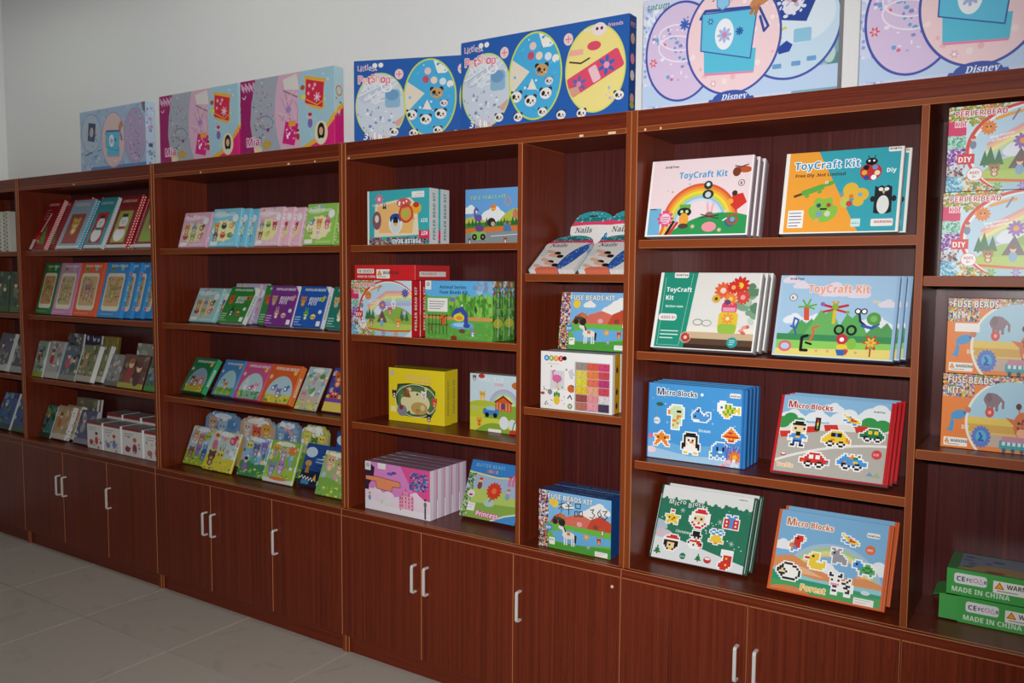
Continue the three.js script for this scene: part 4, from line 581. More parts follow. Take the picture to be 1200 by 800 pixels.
D.princess = (g, W, H, T) => {
  onSpine(g, W, H, T, '#3a7a4c'); onTop(g, W, T, '#2f6ab0'); beads(g, W, 0, T, H, 200, ['#2f6a3c', '#6aa850', '#8fb8d0'], 3);
  onFront(g, W, H, () => {
    rect(g, '#a8bcd8', 0, 0, W, H); rect(g, '#8ab04c', 0, 130, W, H); poly(g, '#b8cf6a', [[20, 110], [130, 96], [W, 130], [W, 150], [0, 160]]); poly(g, '#3a86d0', [[0, 0], [W, 0], [W, 44], [130, 54], [0, 44]]); path(g, '#f0e48a', 5, [[0, 46], [130, 56], [W, 46]]); poly(g, '#4a90d0', [[150, H], [200, 190], [W, 176], [W, H]]); path(g, '#eef2d8', 5, [[140, H], [196, 190], [W, 176]]); beads(g, 0, 50, 34, H, 190, ['#3a6a3c', '#7ab04c', '#d8dcd0', '#5a8a4a'], 4);
    txt(g, 'BUTTER BEADS', 22, 24, 19, '#7fc0ea', { stroke: '#2a6ab0', sw: 2 }); letters(g, 'BEADS', 76, 42, 16, ['#e8604c', '#f0c83c', '#e88ab0']); flower(g, 128, 106, 32, '#d8402c', '#ef7a3c', 14); ell(g, '#b8cfc8', 118, 152, 24, 14); path(g, '#3a6a44', 4, [[116, 146], [126, 136]]); critter(g, 190, 104, 16, '#b08a5a', 'figure', '#8aa8c8'); critter(g, 60, 78, 17, '#c8502c', 'figure', '#8a4a34'); for (const [x, h2] of [[186, 30], [202, 42], [218, 34], [232, 24]]) { rect(g, '#d87a9a', x - 6, 80 - h2, 12, h2); poly(g, '#b04a6c', [[x - 7, 80 - h2], [x + 7, 80 - h2], [x, 66 - h2]]); } ell(g, '#e8e0e4', 30, 128, 17, 14); ell(g, '#b03a4c', 30, 132, 9, 4); sticker(g, 26, 160, 34, 30, 2); txt(g, 'Princess', 70, 204, 25, '#f8ecf4', { stroke: '#d8488c', sw: 5 });
  });
};
D.artBeads = (g, W, H, T) => {
  onSpine(g, W, H, T, '#dba21c'); rect(g, '#efe9e2', W, 0, T * 0.16, H); for (const y of [50, 120, 165]) { ell(g, '#4a3a24', W + T * 0.5, y, T * 0.16, 10); poly(g, '#4a3a24', [[W + T * 0.4, y], [W + T * 0.6, y], [W + T * 0.5, y - 18]]); } onTop(g, W, T, '#c9c6c6');
  onFront(g, W, H, () => {
    rect(g, '#f2efee', 0, 0, W, H); [['A', '#3a8fd0'], ['R', '#8ab83c'], ['T', '#ef9a2c'], ['I', '#d83a34']].forEach(([s, c], i) => { ell(g, c, 22 + i * 18, 22, 9.5); txt(g, s, 22 + i * 18, 26.5, 13, '#f8f6f2', { align: 'center' }); }); ell(g, '#22222a', 90, 20, 8, 7); lines(g, 26, 40, 60, 1, 4, '#b8b4b4', 1.6);
    rrect(g, '#d5d6da', 36, 62, 54, 62, 3); ell(g, '#e06aa0', 62, 88, 18, 13); path(g, '#e06aa0', 5, [[48, 84], [46, 66], [54, 62]]); path(g, '#f0a84a', 2.5, [[60, 98], [60, 118]]); path(g, '#f0a84a', 2.5, [[66, 98], [66, 118]]); ell(g, '#d8622c', 116, 118, 14, 13); ell(g, '#3a6a3c', 120, 110, 6, 3); ell(g, '#e8c43c', 62, 160, 12, 15); for (const [dx, dy] of [[-8, -18], [0, -22], [8, -18]]) ell(g, '#3f8a3c', 62 + dx, 160 + dy, 4, 8); ell(g, '#8a8a8e', 36, 134, 9); ell(g, '#7fa07a', 112, 176, 9); ell(g, '#e8d8a0', 112, 176, 4); path(g, '#3a4a6a', 4, [[104, 150], [112, 140], [118, 152]]); for (let i = 0; i < 24; i++) ell(g, pick(['#c85a4a', '#5a8ac0', '#6aa05a', '#8a8a90', '#c8a84a']), rr(8, 128), rr(48, 184), rr(1.5, 4)); ell(g, '#a84a3c', 8, 140, 8, 5); txt(g, '4+', 14, 180, 16, '#8a8a90'); poly(g, '#cfcfd2', [[104, 62], [120, 52], [126, 74], [112, 86]]);
    rrect(g, '#dedbda', 127, 27, 130, 162, 6);
  });
};
// --- large flat boxes on top: circles of photographs
const photoDisc = (g, x, y, rx, ry, bg, ring, sw, fn) => { ell(g, bg, x, y, rx, ry); clip(g, () => g.ellipse(x, y, rx, ry, 0, 0, 7), fn); ell(g, null, x, y, rx, ry, 0, ring, sw); };
const charms = (g, x, y, rx, ry, n, cols) => { for (let i = 0; i < n; i++) { const a = rnd() * 6.28, q = Math.sqrt(rnd()); ell(g, pick(cols), x + Math.cos(a) * rx * q, y + Math.sin(a) * ry * q, rr(2, 7), rr(2, 6)); } };
function satchel(g, x, y, s) {
  poly(g, '#e88ab0', [[x - 60 * s, y + 84 * s], [x + 66 * s, y + 92 * s], [x + 64 * s, y + 96 * s], [x - 58 * s, y + 90 * s]]); poly(g, '#5cc0dc', [[x - 62 * s, y + 30 * s], [x + 70 * s, y + 40 * s], [x + 66 * s, y + 92 * s], [x - 60 * s, y + 84 * s]]); path(g, '#3a4f9c', 7 * s, [[x - 72 * s, y - 46 * s], [x - 60 * s, y - 62 * s], [x + 60 * s, y - 54 * s], [x + 84 * s, y - 60 * s]]); poly(g, '#63c2e2', [[x - 68 * s, y - 56 * s], [x + 70 * s, y - 50 * s], [x + 56 * s, y + 62 * s], [x - 70 * s, y + 30 * s]], '#3f62a8', 3 * s); ell(g, '#eef2f8', x - 10 * s, y - 2 * s, 24 * s, 36 * s); flower(g, x - 10 * s, y, 18 * s, '#a8b8e4', '#d88aa8', 8); flower(g, x + 28 * s, y - 4 * s, 10 * s, '#2f5fa8', '#2f5fa8', 8); flower(g, x - 46 * s, y - 36 * s, 8 * s, '#3a5fa8', '#8fd0ea', 6); path(g, '#3a4f9c', 6 * s, [[x + 76 * s, y - 50 * s], [x + 98 * s, y - 6 * s], [x + 88 * s, y + 4 * s], [x + 78 * s, y - 30 * s]]);
}
D.iceKit = (g, W, H, T) => {
  onSpine(g, W, H, T, '#e9e9ee'); onTop(g, W, T, '#c8cfe6');
  onFront(g, W, H, () => {
    rect(g, '#cfd6ee', 0, 0, W, H); for (let i = 0; i < 240; i++) ell(g, pick(['#e6ecf8', '#b4c4ea', '#8fa6dc', '#dfe4f6']), rr(0, 70), rr(20, H), rr(2, 7)); poly(g, '#7fa8b8', [[500, 40], [W, 0], [W, H], [440, H], [470, 200]]); for (let i = 0; i < 20; i++) ell(g, pick(['#5f8c94', '#9fc0c4', '#b9d2cf']), rr(500, W), rr(60, 270), rr(6, 16), rr(10, 30)); rect(g, '#bcd2ee', 0, 250, W, 60);
    txt(g, 'totum', 10, 30, 24, '#6a9a8a', { it: true }); g.save(); g.translate(0, 4); g.scale(1.02, 1.06);
    photoDisc(g, 118, 148, 106, 132, '#d9c4e4', '#4a57a8', 6, () => { charms(g, 118, 130, 90, 100, 60, ['#e6dcf0', '#c4a4d4', '#f0e8f4', '#8a90cc', '#e0708a', '#6fa8d8']); for (const a of [60, 90]) ell(g, null, 110, a + 50, 60, 34, 0.2, '#efe6f4', 4); flower(g, 128, 78, 15, '#3a66b8', '#3a66b8', 8); flower(g, 34, 170, 12, '#e05a6c', '#f0c0c8', 6); });
    photoDisc(g, 422, 118, 132, 138, '#c4dbee', '#4a57a8', 6, () => { ell(g, '#d8e6f2', 450, 100, 90, 70); g.save(); g.translate(434, 62); g.rotate(0.18); g.transform(1, 0, -0.25, 1, 0, 0); rect(g, '#2f4a96', -54, -54, 108, 104); ell(g, '#e6e2ee', 0, 0, 26, 36); flower(g, 0, 0, 22, '#c8b0c4', '#8a5a6a', 8); charms(g, 0, 0, 44, 44, 30, ['#dfe6f4']); g.restore(); path(g, '#d8cf5a', 7, [[352, 142], [412, 128]]); path(g, '#e0a05a', 7, [[344, 158], [400, 152]]); rrect(g, '#8fc4e0', 434, 134, 46, 34, 5); poly(g, '#2f4aa0', [[392, 176], [416, 160], [432, 172], [424, 188], [396, 192]]); for (const [x, y] of [[380, 216], [430, 214], [470, 206]]) rrect(g, '#6f9fd0', x, y, 24, 12, 3); });
    photoDisc(g, 268, 132, 132, 146, '#f2d3d8', '#4a57a8', 6, () => { for (let i = 0; i < 60; i++) ell(g, pick(['#f6e2e2', '#eeb9c4', '#f8ece8']), rr(140, 400), rr(0, 280), rr(2, 8)); satchel(g, 256, 122, 1.12); ell(g, '#c8895a', 352, 40, 42, 16, -0.5); path(g, '#b87848', 9, [[326, 64], [318, 76]]); path(g, '#b87848', 9, [[338, 60], [330, 80]]); poly(g, '#8fc8ea', [[222, 26], [240, 16], [256, 26], [256, 46], [238, 56], [222, 46]], '#5a9ad0', 3); txt(g, '5', 206, 30, 16, '#4a57a8'); flower(g, 216, 246, 10, '#e0b0c0', '#fff', 6); });
    ell(g, '#3f58a8', 268, 290, 52, 22); poly(g, '#3f58a8', [[200, 300], [336, 300], [330, 288], [206, 288]]); txt(g, 'Disney', 240, 292, 21, '#f0f2fa', { it: true, font: 'serif' }); g.restore();
  });
};
D.icePale = (g, W, H, T) => { // the same kit's reverse, discs in the other order
  onSpine(g, W, H, T, '#bcd6ee'); for (let i = 0; i < 30; i++) ell(g, pick(['#9fc4e8', '#d8e6f6', '#c4a8c8', '#7a9ac4']), W + rr(4, T - 4), rr(20, H - 10), rr(3, 8)); for (const y of [70, 110, 190, 230]) rect(g, pick(['#4a5a80', '#6fae9c', '#d89aae']), W + T * 0.3, y, T * 0.4, 16); onTop(g, W, T, '#a8c0dc');
  onFront(g, W, H, () => {
    rect(g, '#a9c2de', 0, 0, W, H); for (let i = 0; i < 160; i++) ell(g, pick(['#c4d4ea', '#9ab4da', '#b8c4e4', '#8fb6cc']), rr(0, W), rr(0, H), rr(3, 12)); rect(g, '#5f8cc8', 90, 276, W, 24);
    photoDisc(g, 96, 110, 84, 92, '#b6c8da', '#8f9cc0', 4, () => { g.save(); g.translate(104, 106); g.rotate(0.15); rect(g, '#3a4a6c', -34, -44, 62, 88); ell(g, '#c8b8b4', -4, 0, 16, 24); g.restore(); charms(g, 96, 140, 60, 40, 16, ['#6a7ab0', '#e0a8b8']); }); for (const [x, y] of [[40, 214], [70, 208], [120, 226], [150, 200]]) path(g, pick(['#3a4a5c', '#5a7ab0']), 5, [[x, y], [x + 30, y - 4]]);
    photoDisc(g, 284, 156, 96, 130, '#e2c6c4', '#a89ab8', 4, () => { satchel(g, 278, 160, 0.82); ell(g, '#c88a64', 350, 90, 26, 14, -0.8); charms(g, 284, 262, 70, 20, 14, ['#e0a0a8', '#f0e0d8']); }); photoDisc(g, 462, 150, 88, 128, '#b8a8cc', '#9a9ac4', 4, () => charms(g, 462, 150, 70, 110, 70, ['#9a90c0', '#d0c4dc', '#c890b0', '#6a74a8', '#e0d4e4'])); poly(g, '#7a6a70', [[W - 30, 0], [W, 0], [W, 50], [W - 14, 40]]);
  });
};
D.pinkArt = (g, W, H, T) => {
  onSpine(g, W, H, T, '#b8dce6'); poly(g, '#d81f7c', [[W, H - 110], [W + T, H - 150], [W + T, H], [W, H]]); poly(g, '#f0b43c', [[W, H - 130], [W + T, H - 170], [W + T, H - 150], [W, H - 110]]); ell(g, null, W + T * 0.5, 90, T * 0.3, T * 0.36, 0, '#e8843c', 5); for (let i = 0; i < 10; i++) ell(g, pick(['#d89a6a', '#7a5a6a', '#e8d8a0', '#5a8aa0']), W + rr(6, T - 6), rr(120, 190), 5); onTop(g, W, T, '#c898b8');
  onFront(g, W, H, () => {
    rect(g, '#b4a8ba', 0, 0, W, H); poly(g, '#a01c6a', [[0, 0], [110, 0], [70, 90], [60, 180], [84, H], [0, H]]); for (let i = 0; i < 16; i++) path(g, '#f0d0e0', 4, [[8 + i * 6, 10 + (i % 4) * 5], [12 + i * 6, 34 + (i % 3) * 6]]); path(g, '#f2dce6', 4, [[14, 66], [26, 74], [36, 62]]);
    clip(g, () => { g.moveTo(96, 0); g.quadraticCurveTo(40, 160, 100, H); g.lineTo(W, H); g.lineTo(W, 0); g.closePath(); }, () => { rect(g, '#aab0be', 0, 0, W, H); charms(g, 150, 150, 70, 140, 60, ['#8a90a4', '#c8ccd4', '#c87a8a', '#b0a87a', '#6a7086', '#d8dce2']); ell(g, null, 156, 180, 44, 26, 0.2, '#7a8098', 4); ell(g, '#8a3a7a', 168, 210, 8); ell(g, '#c8a84a', 160, 268, 26, 18); });
    clip(g, () => { g.moveTo(236, 0); g.quadraticCurveTo(180, 160, 246, H); g.lineTo(W, H); g.lineTo(W, 0); g.closePath(); }, () => { rect(g, '#dfb4cc', 0, 0, W, H); poly(g, '#e6e0dc', [[260, 20], [340, 6], [352, 70], [268, 60]]); path(g, '#8a7078', 5, [[262, 64], [340, 96]]); for (let i = 0; i < 12; i++) path(g, pick(['#c88aa8', '#e8d0dc', '#b06a90']), 3, [[rr(226, 350), rr(60, 200)], [rr(226, 350), rr(60, 200)]]); ell(g, '#a88ac8', 290, 140, 16, 12); poly(g, '#d81f80', [[272, 186], [346, 200], [322, 284], [252, 270]]); rect(g, '#f0a23c', 290, 186, 40, 22); charms(g, 296, 240, 30, 30, 14, ['#f0a0c4', '#fff']); });
    clip(g, () => { g.moveTo(360, 0); g.quadraticCurveTo(330, 140, 362, H); g.lineTo(W, H); g.lineTo(W, 0); g.closePath(); }, () => { rect(g, '#a8cfe0', 0, 0, W, H); charms(g, 460, 150, 80, 140, 26, ['#c0e0ea', '#d8e8ee', '#e8d04a']); poly(g, '#f2b43c', [[384, 20], [500, 44], [488, 80], [490, 150], [470, 160], [390, 132]]); poly(g, '#d82a4c', [[392, 34], [490, 56], [480, 150], [384, 124]]); for (const [x, y, r] of [[410, 60, 9], [430, 74, 8], [404, 90, 8], [452, 108, 20], [440, 60, 9]]) flower(g, x, y, r, '#f0b0c4', '#f6e0e8', 7); path(g, '#f0a83c', 5, [[388, 110], [452, 138], [480, 126]]); poly(g, '#f0b23c', [[350, H], [400, 280], [470, 250], [W, 170], [W, H]]); poly(g, '#e0267c', [[400, H], [450, 280], [W, 200], [W, H]]); critter(g, 412, 184, 22, '#c81f64', 'figure', '#8a6ab8'); critter(g, 336, 250, 16, '#7a3a2a', 'figure', '#c83a3c'); });
    critter(g, 342, 236, 16, '#6a3426', 'figure', '#b83a34'); ell(g, '#ecdfb8', 472, 246, 36, 46); ell(g, '#221c1c', 472, 242, 20, 34); ell(g, '#e0b48e', 472, 240, 11, 16); ell(g, '#dfe4c8', 472, 276, 16, 10); txt(g, 'Mia', 34, 268, 46, '#c82a80', { stroke: '#f6e8ee', sw: 7 }); txt(g, 'me', 84, 292, 28, '#f0c43c', { stroke: '#f6f0e0', sw: 5 }); ell(g, '#e8dc3c', 376, 100, 14, 10); ell(g, '#b85a2c', 372, 64, 12, 10);
  });
};
D.petArt = (g, W, H, T) => {
  onSpine(g, W, H, T, '#1d4a92'); for (const y of [70, 130, 180, 250]) { ell(g, pick(['#d8a890', '#e8d8d0', '#e88a9a']), W + T / 2, y, T * 0.28, 16); } txt(g, 'PET', W + T * 0.18, 36, T * 0.4, '#e88a9a'); ell(g, '#a8c04a', W + T / 2, 270, T * 0.3, 10); onTop(g, W, T, '#24509a');
  onFront(g, W, H, () => {
    rect(g, '#2a5fb0', 0, 0, W, H);
    photoDisc(g, 106, 170, 98, 120, '#cdd6e4', '#c8dc7a', 5, () => { for (let i = 0; i < 26; i++) path(g, pick(['#dfe6ee', '#b9c6da', '#e6eaf0']), 6, [[rr(0, 90), rr(60, 160)], [rr(60, 200), rr(60, 160)]]); charms(g, 80, 230, 90, 60, 50, ['#e8ecf0', '#9fb0d0', '#7a90c0', '#c8d2e2']); rrect(g, '#8fb8d4', 124, 110, 60, 66, 12); ell(g, '#6f9fc8', 152, 130, 26, 20); ell(g, null, 130, 100, 20, 16, 0.3, '#f0f2f4', 6); poly(g, '#d8a898', [[160, 230], [206, 200], [206, 236], [170, 244]]); });
    photoDisc(g, 300, 146, 100, 138, '#4aaee0', '#c8dc5a', 6, () => { poly(g, '#e6dcc8', [[190, 70], [280, 130], [200, 206]]); poly(g, '#f0f0ea', [[310, 0], [400, 30], [360, 60], [330, 60]]); for (const [x, y, c] of [[292, 50, '#e8c8c8'], [284, 80, '#c8506a'], [316, 84, '#f0d8c0'], [350, 90, '#dfe4ee'], [378, 100, '#f0ece0']]) ell(g, c, x, y, 13); critter(g, 326, 130, 24, '#c8a06a', 'head', '#33261f'); poly(g, '#efe6d8', [[270, 186], [308, 190], [290, 152]]); for (const [x, y] of [[228, 206], [284, 224], [342, 206]]) critter(g, x, y, 22, '#efeae4', 'head', '#3a3436'); critter(g, 354, 168, 15, '#e6dfe2', 'head', '#8a7a80'); for (let i = 0; i < 24; i++) ell(g, pick(['#3a9ad0', '#5abcea', '#d8ecf4']), rr(210, 390), rr(20, 270), rr(2, 5)); });
    photoDisc(g, 520, 150, 104, 132, '#f0e08c', '#d8dc6a', 5, () => { g.save(); g.translate(520, 166); g.rotate(-0.42); rrect(g, '#e0506e', -100, -34, 200, 62, 10); flower(g, 46, -4, 30, '#3f6ac0', '#f0a0b8', 6); flower(g, -62, 0, 26, '#5a6ab8', '#e88aa8', 6); rrect(g, '#f0c4cc', -16, -26, 30, 50, 6); g.restore(); ell(g, '#e0506a', 516, 80, 24, 14); rrect(g, '#f0b0a0', 424, 84, 54, 18, 4); path(g, '#4a3a34', 5, [[430, 120], [470, 128], [500, 116]]); poly(g, '#d8a088', [[420, 204], [460, 196], [470, 220], [430, 232]]); charms(g, 580, 230, 30, 20, 8, ['#8ac0d8', '#f0c0c8']); });
    for (const [x, y] of [[180, 56], [424, 48]]) { ell(g, '#f0d0d4', x, y, 17, 19); path(g, '#d8707c', 3, [[x - 10, y], [x + 10, y]]); path(g, '#d8707c', 3, [[x, y - 10], [x, y + 10]]); } txt(g, 'my 8', 480, 34, 14, '#dfe6f0'); ell(g, '#efe0e4', 534, 32, 24, 20); ell(g, '#5a3a44', 526, 30, 5); ell(g, '#5a3a44', 542, 30, 5); txt(g, 'friends', 564, 30, 15, '#e8b8c4');
    letters(g, 'Littlest', 12, 38, 29, ['#e8b0c4', '#d0d8ea'], { stroke: '#2a4a90', sw: 2, sp: 0.8, wave: 0.1 }); letters(g, 'PetShop', 14, 84, 40, ['#e88a9c', '#f0b8b0', '#d86a84'], { stroke: '#f4eef0', sw: 4, sp: 0.82, wave: 0.08 }); ell(g, '#f2efe8', 84, 20, 10, 9); ell(g, '#f2efe8', 108, 20, 10, 9);
    txt(g, '3', 36, 290, 32, '#fff', { it: true }); for (let i = 0; i < 8; i++) rect(g, pick(['#fff', '#f0c0c8']), 62 + i * 9, rr(262, 276), 5, 34); for (const [x, y] of [[160, 266], [236, 272], [330, 264], [400, 280], [474, 282], [604, 240]]) critter(g, x, y, 17, '#efebe6', 'head', '#4a4448');
  });
};
D.greenKit = (g, W, H, T) => { // lying flat: narrow side towards the room
  onSpine(g, W, H, T, '#3a9a4a'); rect(g, '#48a84e', 0, 0, W, H); rrect(g, '#e9e9ec', 18, 10, 76, 28, 7); txt(g, 'CE', 23, 31, 18, '#3a3a44'); txt(g, 'FC', 46, 30, 13, '#3a4a5a'); ell(g, null, 68, 24, 5, 5, 0, '#c88aa0', 2); poly(g, null, [[75, 30], [85, 30], [80, 18]], '#b0b0a8', 1.6); rect(g, '#8a9098', 87, 20, 6, 9);
  txt(g, 'MADE IN CHINA', 12, 60, 19, '#dfeedd', { sx: 0.92 }); warning(g, 108, 14, 80, 32);
  // top strip carries the picture
  rect(g, '#3a8a44', 0, -T, W, T); rect(g, '#8a9ab0', 26, -T + 6, W - 40, T - 14); hill(g, '#c8a25a', 20, 240, -10, -T * 0.45); for (let i = 0; i < 12; i++) ell(g, pick(['#4a5a8a', '#6a8a5a', '#5a6a9a']), rr(40, W - 20), rr(-T + 20, -30), rr(8, 16), rr(5, 9)); ell(g, '#b83a2c', 110, -18, 24, 10);
};
// --- small leaning packs further along
D.beadPack = (bg, blob, cr, seedv) => (g, W, H, T) => {
  seed = seedv; onSpine(g, W, H, T, bg); onTop(g, W, T, bg); for (let i = 0; i < 8; i++) rect(g, pick(['#ffffff88', blob, '#00000022']), W + T * 0.2, rr(0, H), T * 0.6, rr(3, 12));
  onFront(g, W, H, () => {
    rect(g, bg, 0, 0, W, H); ell(g, '#ffffff66', W * 0.3, H * 0.16, W * 0.3, H * 0.09); txt(g, 'PERLER BEADS', W * 0.08, H * 0.2, W * 0.105, '#ffffffcc'); for (let i = 0; i < 5; i++) ell(g, pick(['#e88a9a', '#8fb8d8', '#f0d89a']), rr(W * 0.1, W * 0.6), rr(3, H * 0.12), 6);
    const pts = []; for (let i = 0; i < 22; i++) { const a = i * 6.283 / 22, q = i % 2 ? 1 : 0.88; pts.push([W * 0.46 + Math.cos(a) * W * 0.42 * q, H * 0.58 + Math.sin(a) * H * 0.3 * q]); } poly(g, blob, pts);
    cr.forEach(([c, k], i) => critter(g, W * (0.2 + (i % 3) * 0.26), H * (0.46 + Math.floor(i / 3) * 0.24), W * 0.105, c, k, '#e8d8b0')); ell(g, '#eef2f2', W * 0.82, H * 0.26, W * 0.1, H * 0.1); rrect(g, '#f0efea', W * 0.05, H * 0.86, W * 0.26, H * 0.1, 2); rect(g, '#ffffff44', W * 0.4, H * 0.9, W * 0.5, H * 0.05);
  });
};
D.mosaic = (bg, word, cr, seedv) => (g, W, H, T) => {
  seed = seedv; onSpine(g, W, H, T, '#e9e8ea', 'POPULAR BEADS', T * 0.5, '#8a9a9a'); onTop(g, W, T, '#dcdcde');
  onFront(g, W, H, () => {
    rect(g, bg, 0, 0, W, H); txt(g, 'POPULAR BEADS', W * 0.16, H * 0.12, W * 0.092, '#f2f2f4', { it: true }); txt(g, 'BEADS', W * 0.38, H * 0.36, W * 0.13, '#f4f2f4', { it: true }); txt(g, word, W * 0.38, H * 0.46, W * 0.13, '#f4f2f4', { it: true });
    critter(g, W * 0.2, H * 0.34, W * 0.11, cr[0], 'bear', cr[1]); critter(g, W * 0.84, H * 0.32, W * 0.1, cr[1], 'bird', cr[2]); critter(g, W * 0.4, H * 0.68, W * 0.1, cr[2], 'bunny'); critter(g, W * 0.66, H * 0.74, W * 0.1, cr[3], 'bug'); rrect(g, '#f4f2f0', W * 0.82, H * 0.84, W * 0.13, H * 0.12, 3); ell(g, '#e8e6ea', W * 0.86, H * 0.62, W * 0.06, H * 0.05); lines(g, W * 0.06, H * 0.76, W * 0.2, 3, H * 0.06, '#ffffffaa', H * 0.025); lines(g, W * 0.06, H * 0.94, W * 0.36, 1, 3, '#ffffff88', H * 0.02);
    poly(g, '#e9e8ea', [[W, 0], [W * 0.86, 0], [W, H * 0.16]]);
  });
};
D.popPack = (bg, spine, sky, ground, cr, seedv) => (g, W, H, T) => {
  seed = seedv; onSpine(g, W, H, T, spine); rrect(g, '#ffffffcc', W + T * 0.3, H * 0.3, T * 0.4, H * 0.48, 2); g.save(); g.translate(W + T * 0.62, H * 0.74); g.rotate(-Math.PI / 2); txt(g, 'POPULAR BEADS', 0, 0, T * 0.3, spine, {}); g.restore(); onTop(g, W, T, bg);
  onFront(g, W, H, () => {
    rect(g, bg, 0, 0, W, H); txt(g, 'POPULAR BEADS', W * 0.16, H * 0.15, W * 0.1, '#f4f0ea', { it: true }); ell(g, sky, W * 0.54, H * 0.78, W * 0.42, H * 0.48); clip(g, () => g.ellipse(W * 0.54, H * 0.78, W * 0.42, H * 0.48, 0, 0, 7), () => { rect(g, ground, 0, H * 0.78, W, H); for (let i = 0; i < 26; i++) ell(g, pick(['#f0d84a', '#6ab04c', '#8fc85a', '#4a9a5a']), rr(0, W), rr(H * 0.78, H), rr(3, 9)); cr.forEach(([c, k], i) => critter(g, W * (0.32 + i * 0.2), H * (0.62 + (i % 2) * 0.08), W * 0.1, c, k)); });
    ell(g, '#f4c83c', W * 0.86, H * 0.2, W * 0.06); flower(g, W * 0.12, H * 0.34, W * 0.06, '#f4f0f4', '#f0c84a', 6); rect(g, bg, 0, H - 3, W, 3);
  });
};
D.scenePack = (sky, ground, cr, seedv, extra) => (g, W, H, T) => {
  seed = seedv; onSpine(g, W, H, T, ground); onTop(g, W, T, sky);
  onFront(g, W, H, () => {
    rect(g, sky, 0, 0, W, H); for (let i = 0; i < 4; i++) cloud(g, rr(0, W), rr(0, H * 0.4), rr(10, 22), '#ffffff88'); for (let i = 0; i < 36; i++) ell(g, pick(['#e8f0f4', '#a8c8e4', '#f0d8a0', ground, '#d8a0a8', '#8ab0c0', sky]), rr(0, W), rr(0, H * 0.7), rr(4, 13)); hill(g, ground, -W * 0.4, W * 0.9, H * 0.92, H * 0.6); hill(g, ground, W * 0.2, W * 1.5, H * 0.92, H * 0.66); rect(g, ground, 0, H * 0.76, W, H); for (let i = 0; i < 30; i++) ell(g, pick(['#8fc84a', '#d8d84a', '#5aa05a', '#f0e05a']), rr(0, W), rr(H * 0.78, H), rr(3, 10), rr(2, 6));
    cr.forEach(([c, k, c2], i) => critter(g, W * (0.22 + (i % 3) * 0.28), H * (0.22 + Math.floor(i / 3) * 0.36 + (i % 2) * 0.07), W * 0.145, c, k, c2)); if (extra) extra(g, W, H); ell(g, '#ffffffbb', W * 0.5, H * 0.08, W * 0.26, H * 0.055);
  });
};
D.race = (g, W, H, T) => {
  onSpine(g, W, H, T, '#1c2c58'); onTop(g, W, T, '#1c2c58');
  onFront(g, W, H, () => { rect(g, '#1f4a94', 0, 0, W, H); poly(g, '#3f86c8', [[W * 0.3, H * 0.4], [W, H * 0.1], [W, H * 0.3]]); for (let i = 0; i < 6; i++) path(g, pick(['#c8dff0', '#8fb8e0', '#14203c']), 3, [[W * 0.35, H * (0.34 + i * 0.07)], [W, H * (0.3 + i * 0.13)]]); rect(g, '#16223c', 0, H * 0.62, W, H); for (let i = 0; i < 4; i++) for (let j = 0; j < 4; j++) rect(g, (i + j) % 2 ? '#f0f2f4' : '#1a1a22', W * 0.5 + i * 6, H * 0.22 + j * 6 + i * 3, 6, 6); for (let i = 0; i < 10; i++) for (let j = 0; j < 2; j++) rect(g, (i + j) % 2 ? '#eef0f2' : '#16161e', i * 9, H * 0.74 + j * 7 + i, 9, 7); ell(g, '#c8dcea', W * 0.18, H * 0.2, W * 0.16, H * 0.12); ell(g, '#c89a4a', W * 0.16, H * 0.46, W * 0.09, H * 0.07); poly(g, '#b8803a', [[W * 0.13, H * 0.5], [W * 0.19, H * 0.5], [W * 0.22, H * 0.68], [W * 0.1, H * 0.68]]); rrect(g, '#4a86b0', W * 0.06, H * 0.84, W * 0.22, H * 0.1, 5); rrect(g, '#d8dce0', W * 0.5, H * 0.82, W * 0.24, H * 0.12, 5); poly(g, '#e8a83c', [[W * 0.36, H * 0.8], [W * 0.42, H * 0.68], [W * 0.46, H * 0.86]]); });
};
D.festive = (bg, panel, band, cr, seedv) => (g, W, H, T) => {
  seed = seedv; onSpine(g, W, H, T, band[0]); for (let i = 0; i < 44; i++) { if (band[2] === 'dots') ell(g, band[1], W + T * (0.25 + 0.5 * (i % 2)), i * H / 40, T * 0.15); else poly(g, band[1], [[W, i * H / 22], [W + T, i * H / 22 - T], [W + T, i * H / 22 - T + H / 46], [W, i * H / 22 + H / 46]]); } onTop(g, W, T, '#d8d4cc');
  onFront(g, W, H, () => { rect(g, bg, 0, 0, W, H); for (let i = 0; i < 40; i++) ell(g, '#ffffff66', rr(0, W), rr(0, H), rr(1, 3)); txt(g, 'CHRISTMAS', W * 0.12, H * 0.14, W * 0.13, '#f0e8e4cc'); poly(g, panel, [[W * 0.16, H * 0.3], [W * 0.84, H * 0.3], [W * 0.84, H * 0.9], [W * 0.16, H * 0.9]]); const [a, b] = cr; if (b === 'snow') { ell(g, '#f0f0ee', W * 0.48, H * 0.74, W * 0.27, H * 0.14); ell(g, '#f4f4f2', W * 0.52, H * 0.52, W * 0.21, H * 0.12); rect(g, '#1c1a1c', W * 0.36, H * 0.36, W * 0.28, H * 0.06); rect(g, a, W * 0.34, H * 0.6, W * 0.32, H * 0.05); ell(g, '#222', W * 0.45, H * 0.5, 3); ell(g, '#222', W * 0.55, H * 0.5, 3); ell(g, '#ef8a3c', W * 0.5, H * 0.54, 5, 3); } else critter(g, W * 0.5, H * 0.5, W * 0.2, a, 'bear', '#f4e8b8'); rect(g, '#e0dcd8', 0, H * 0.94, W, H * 0.06); });
};
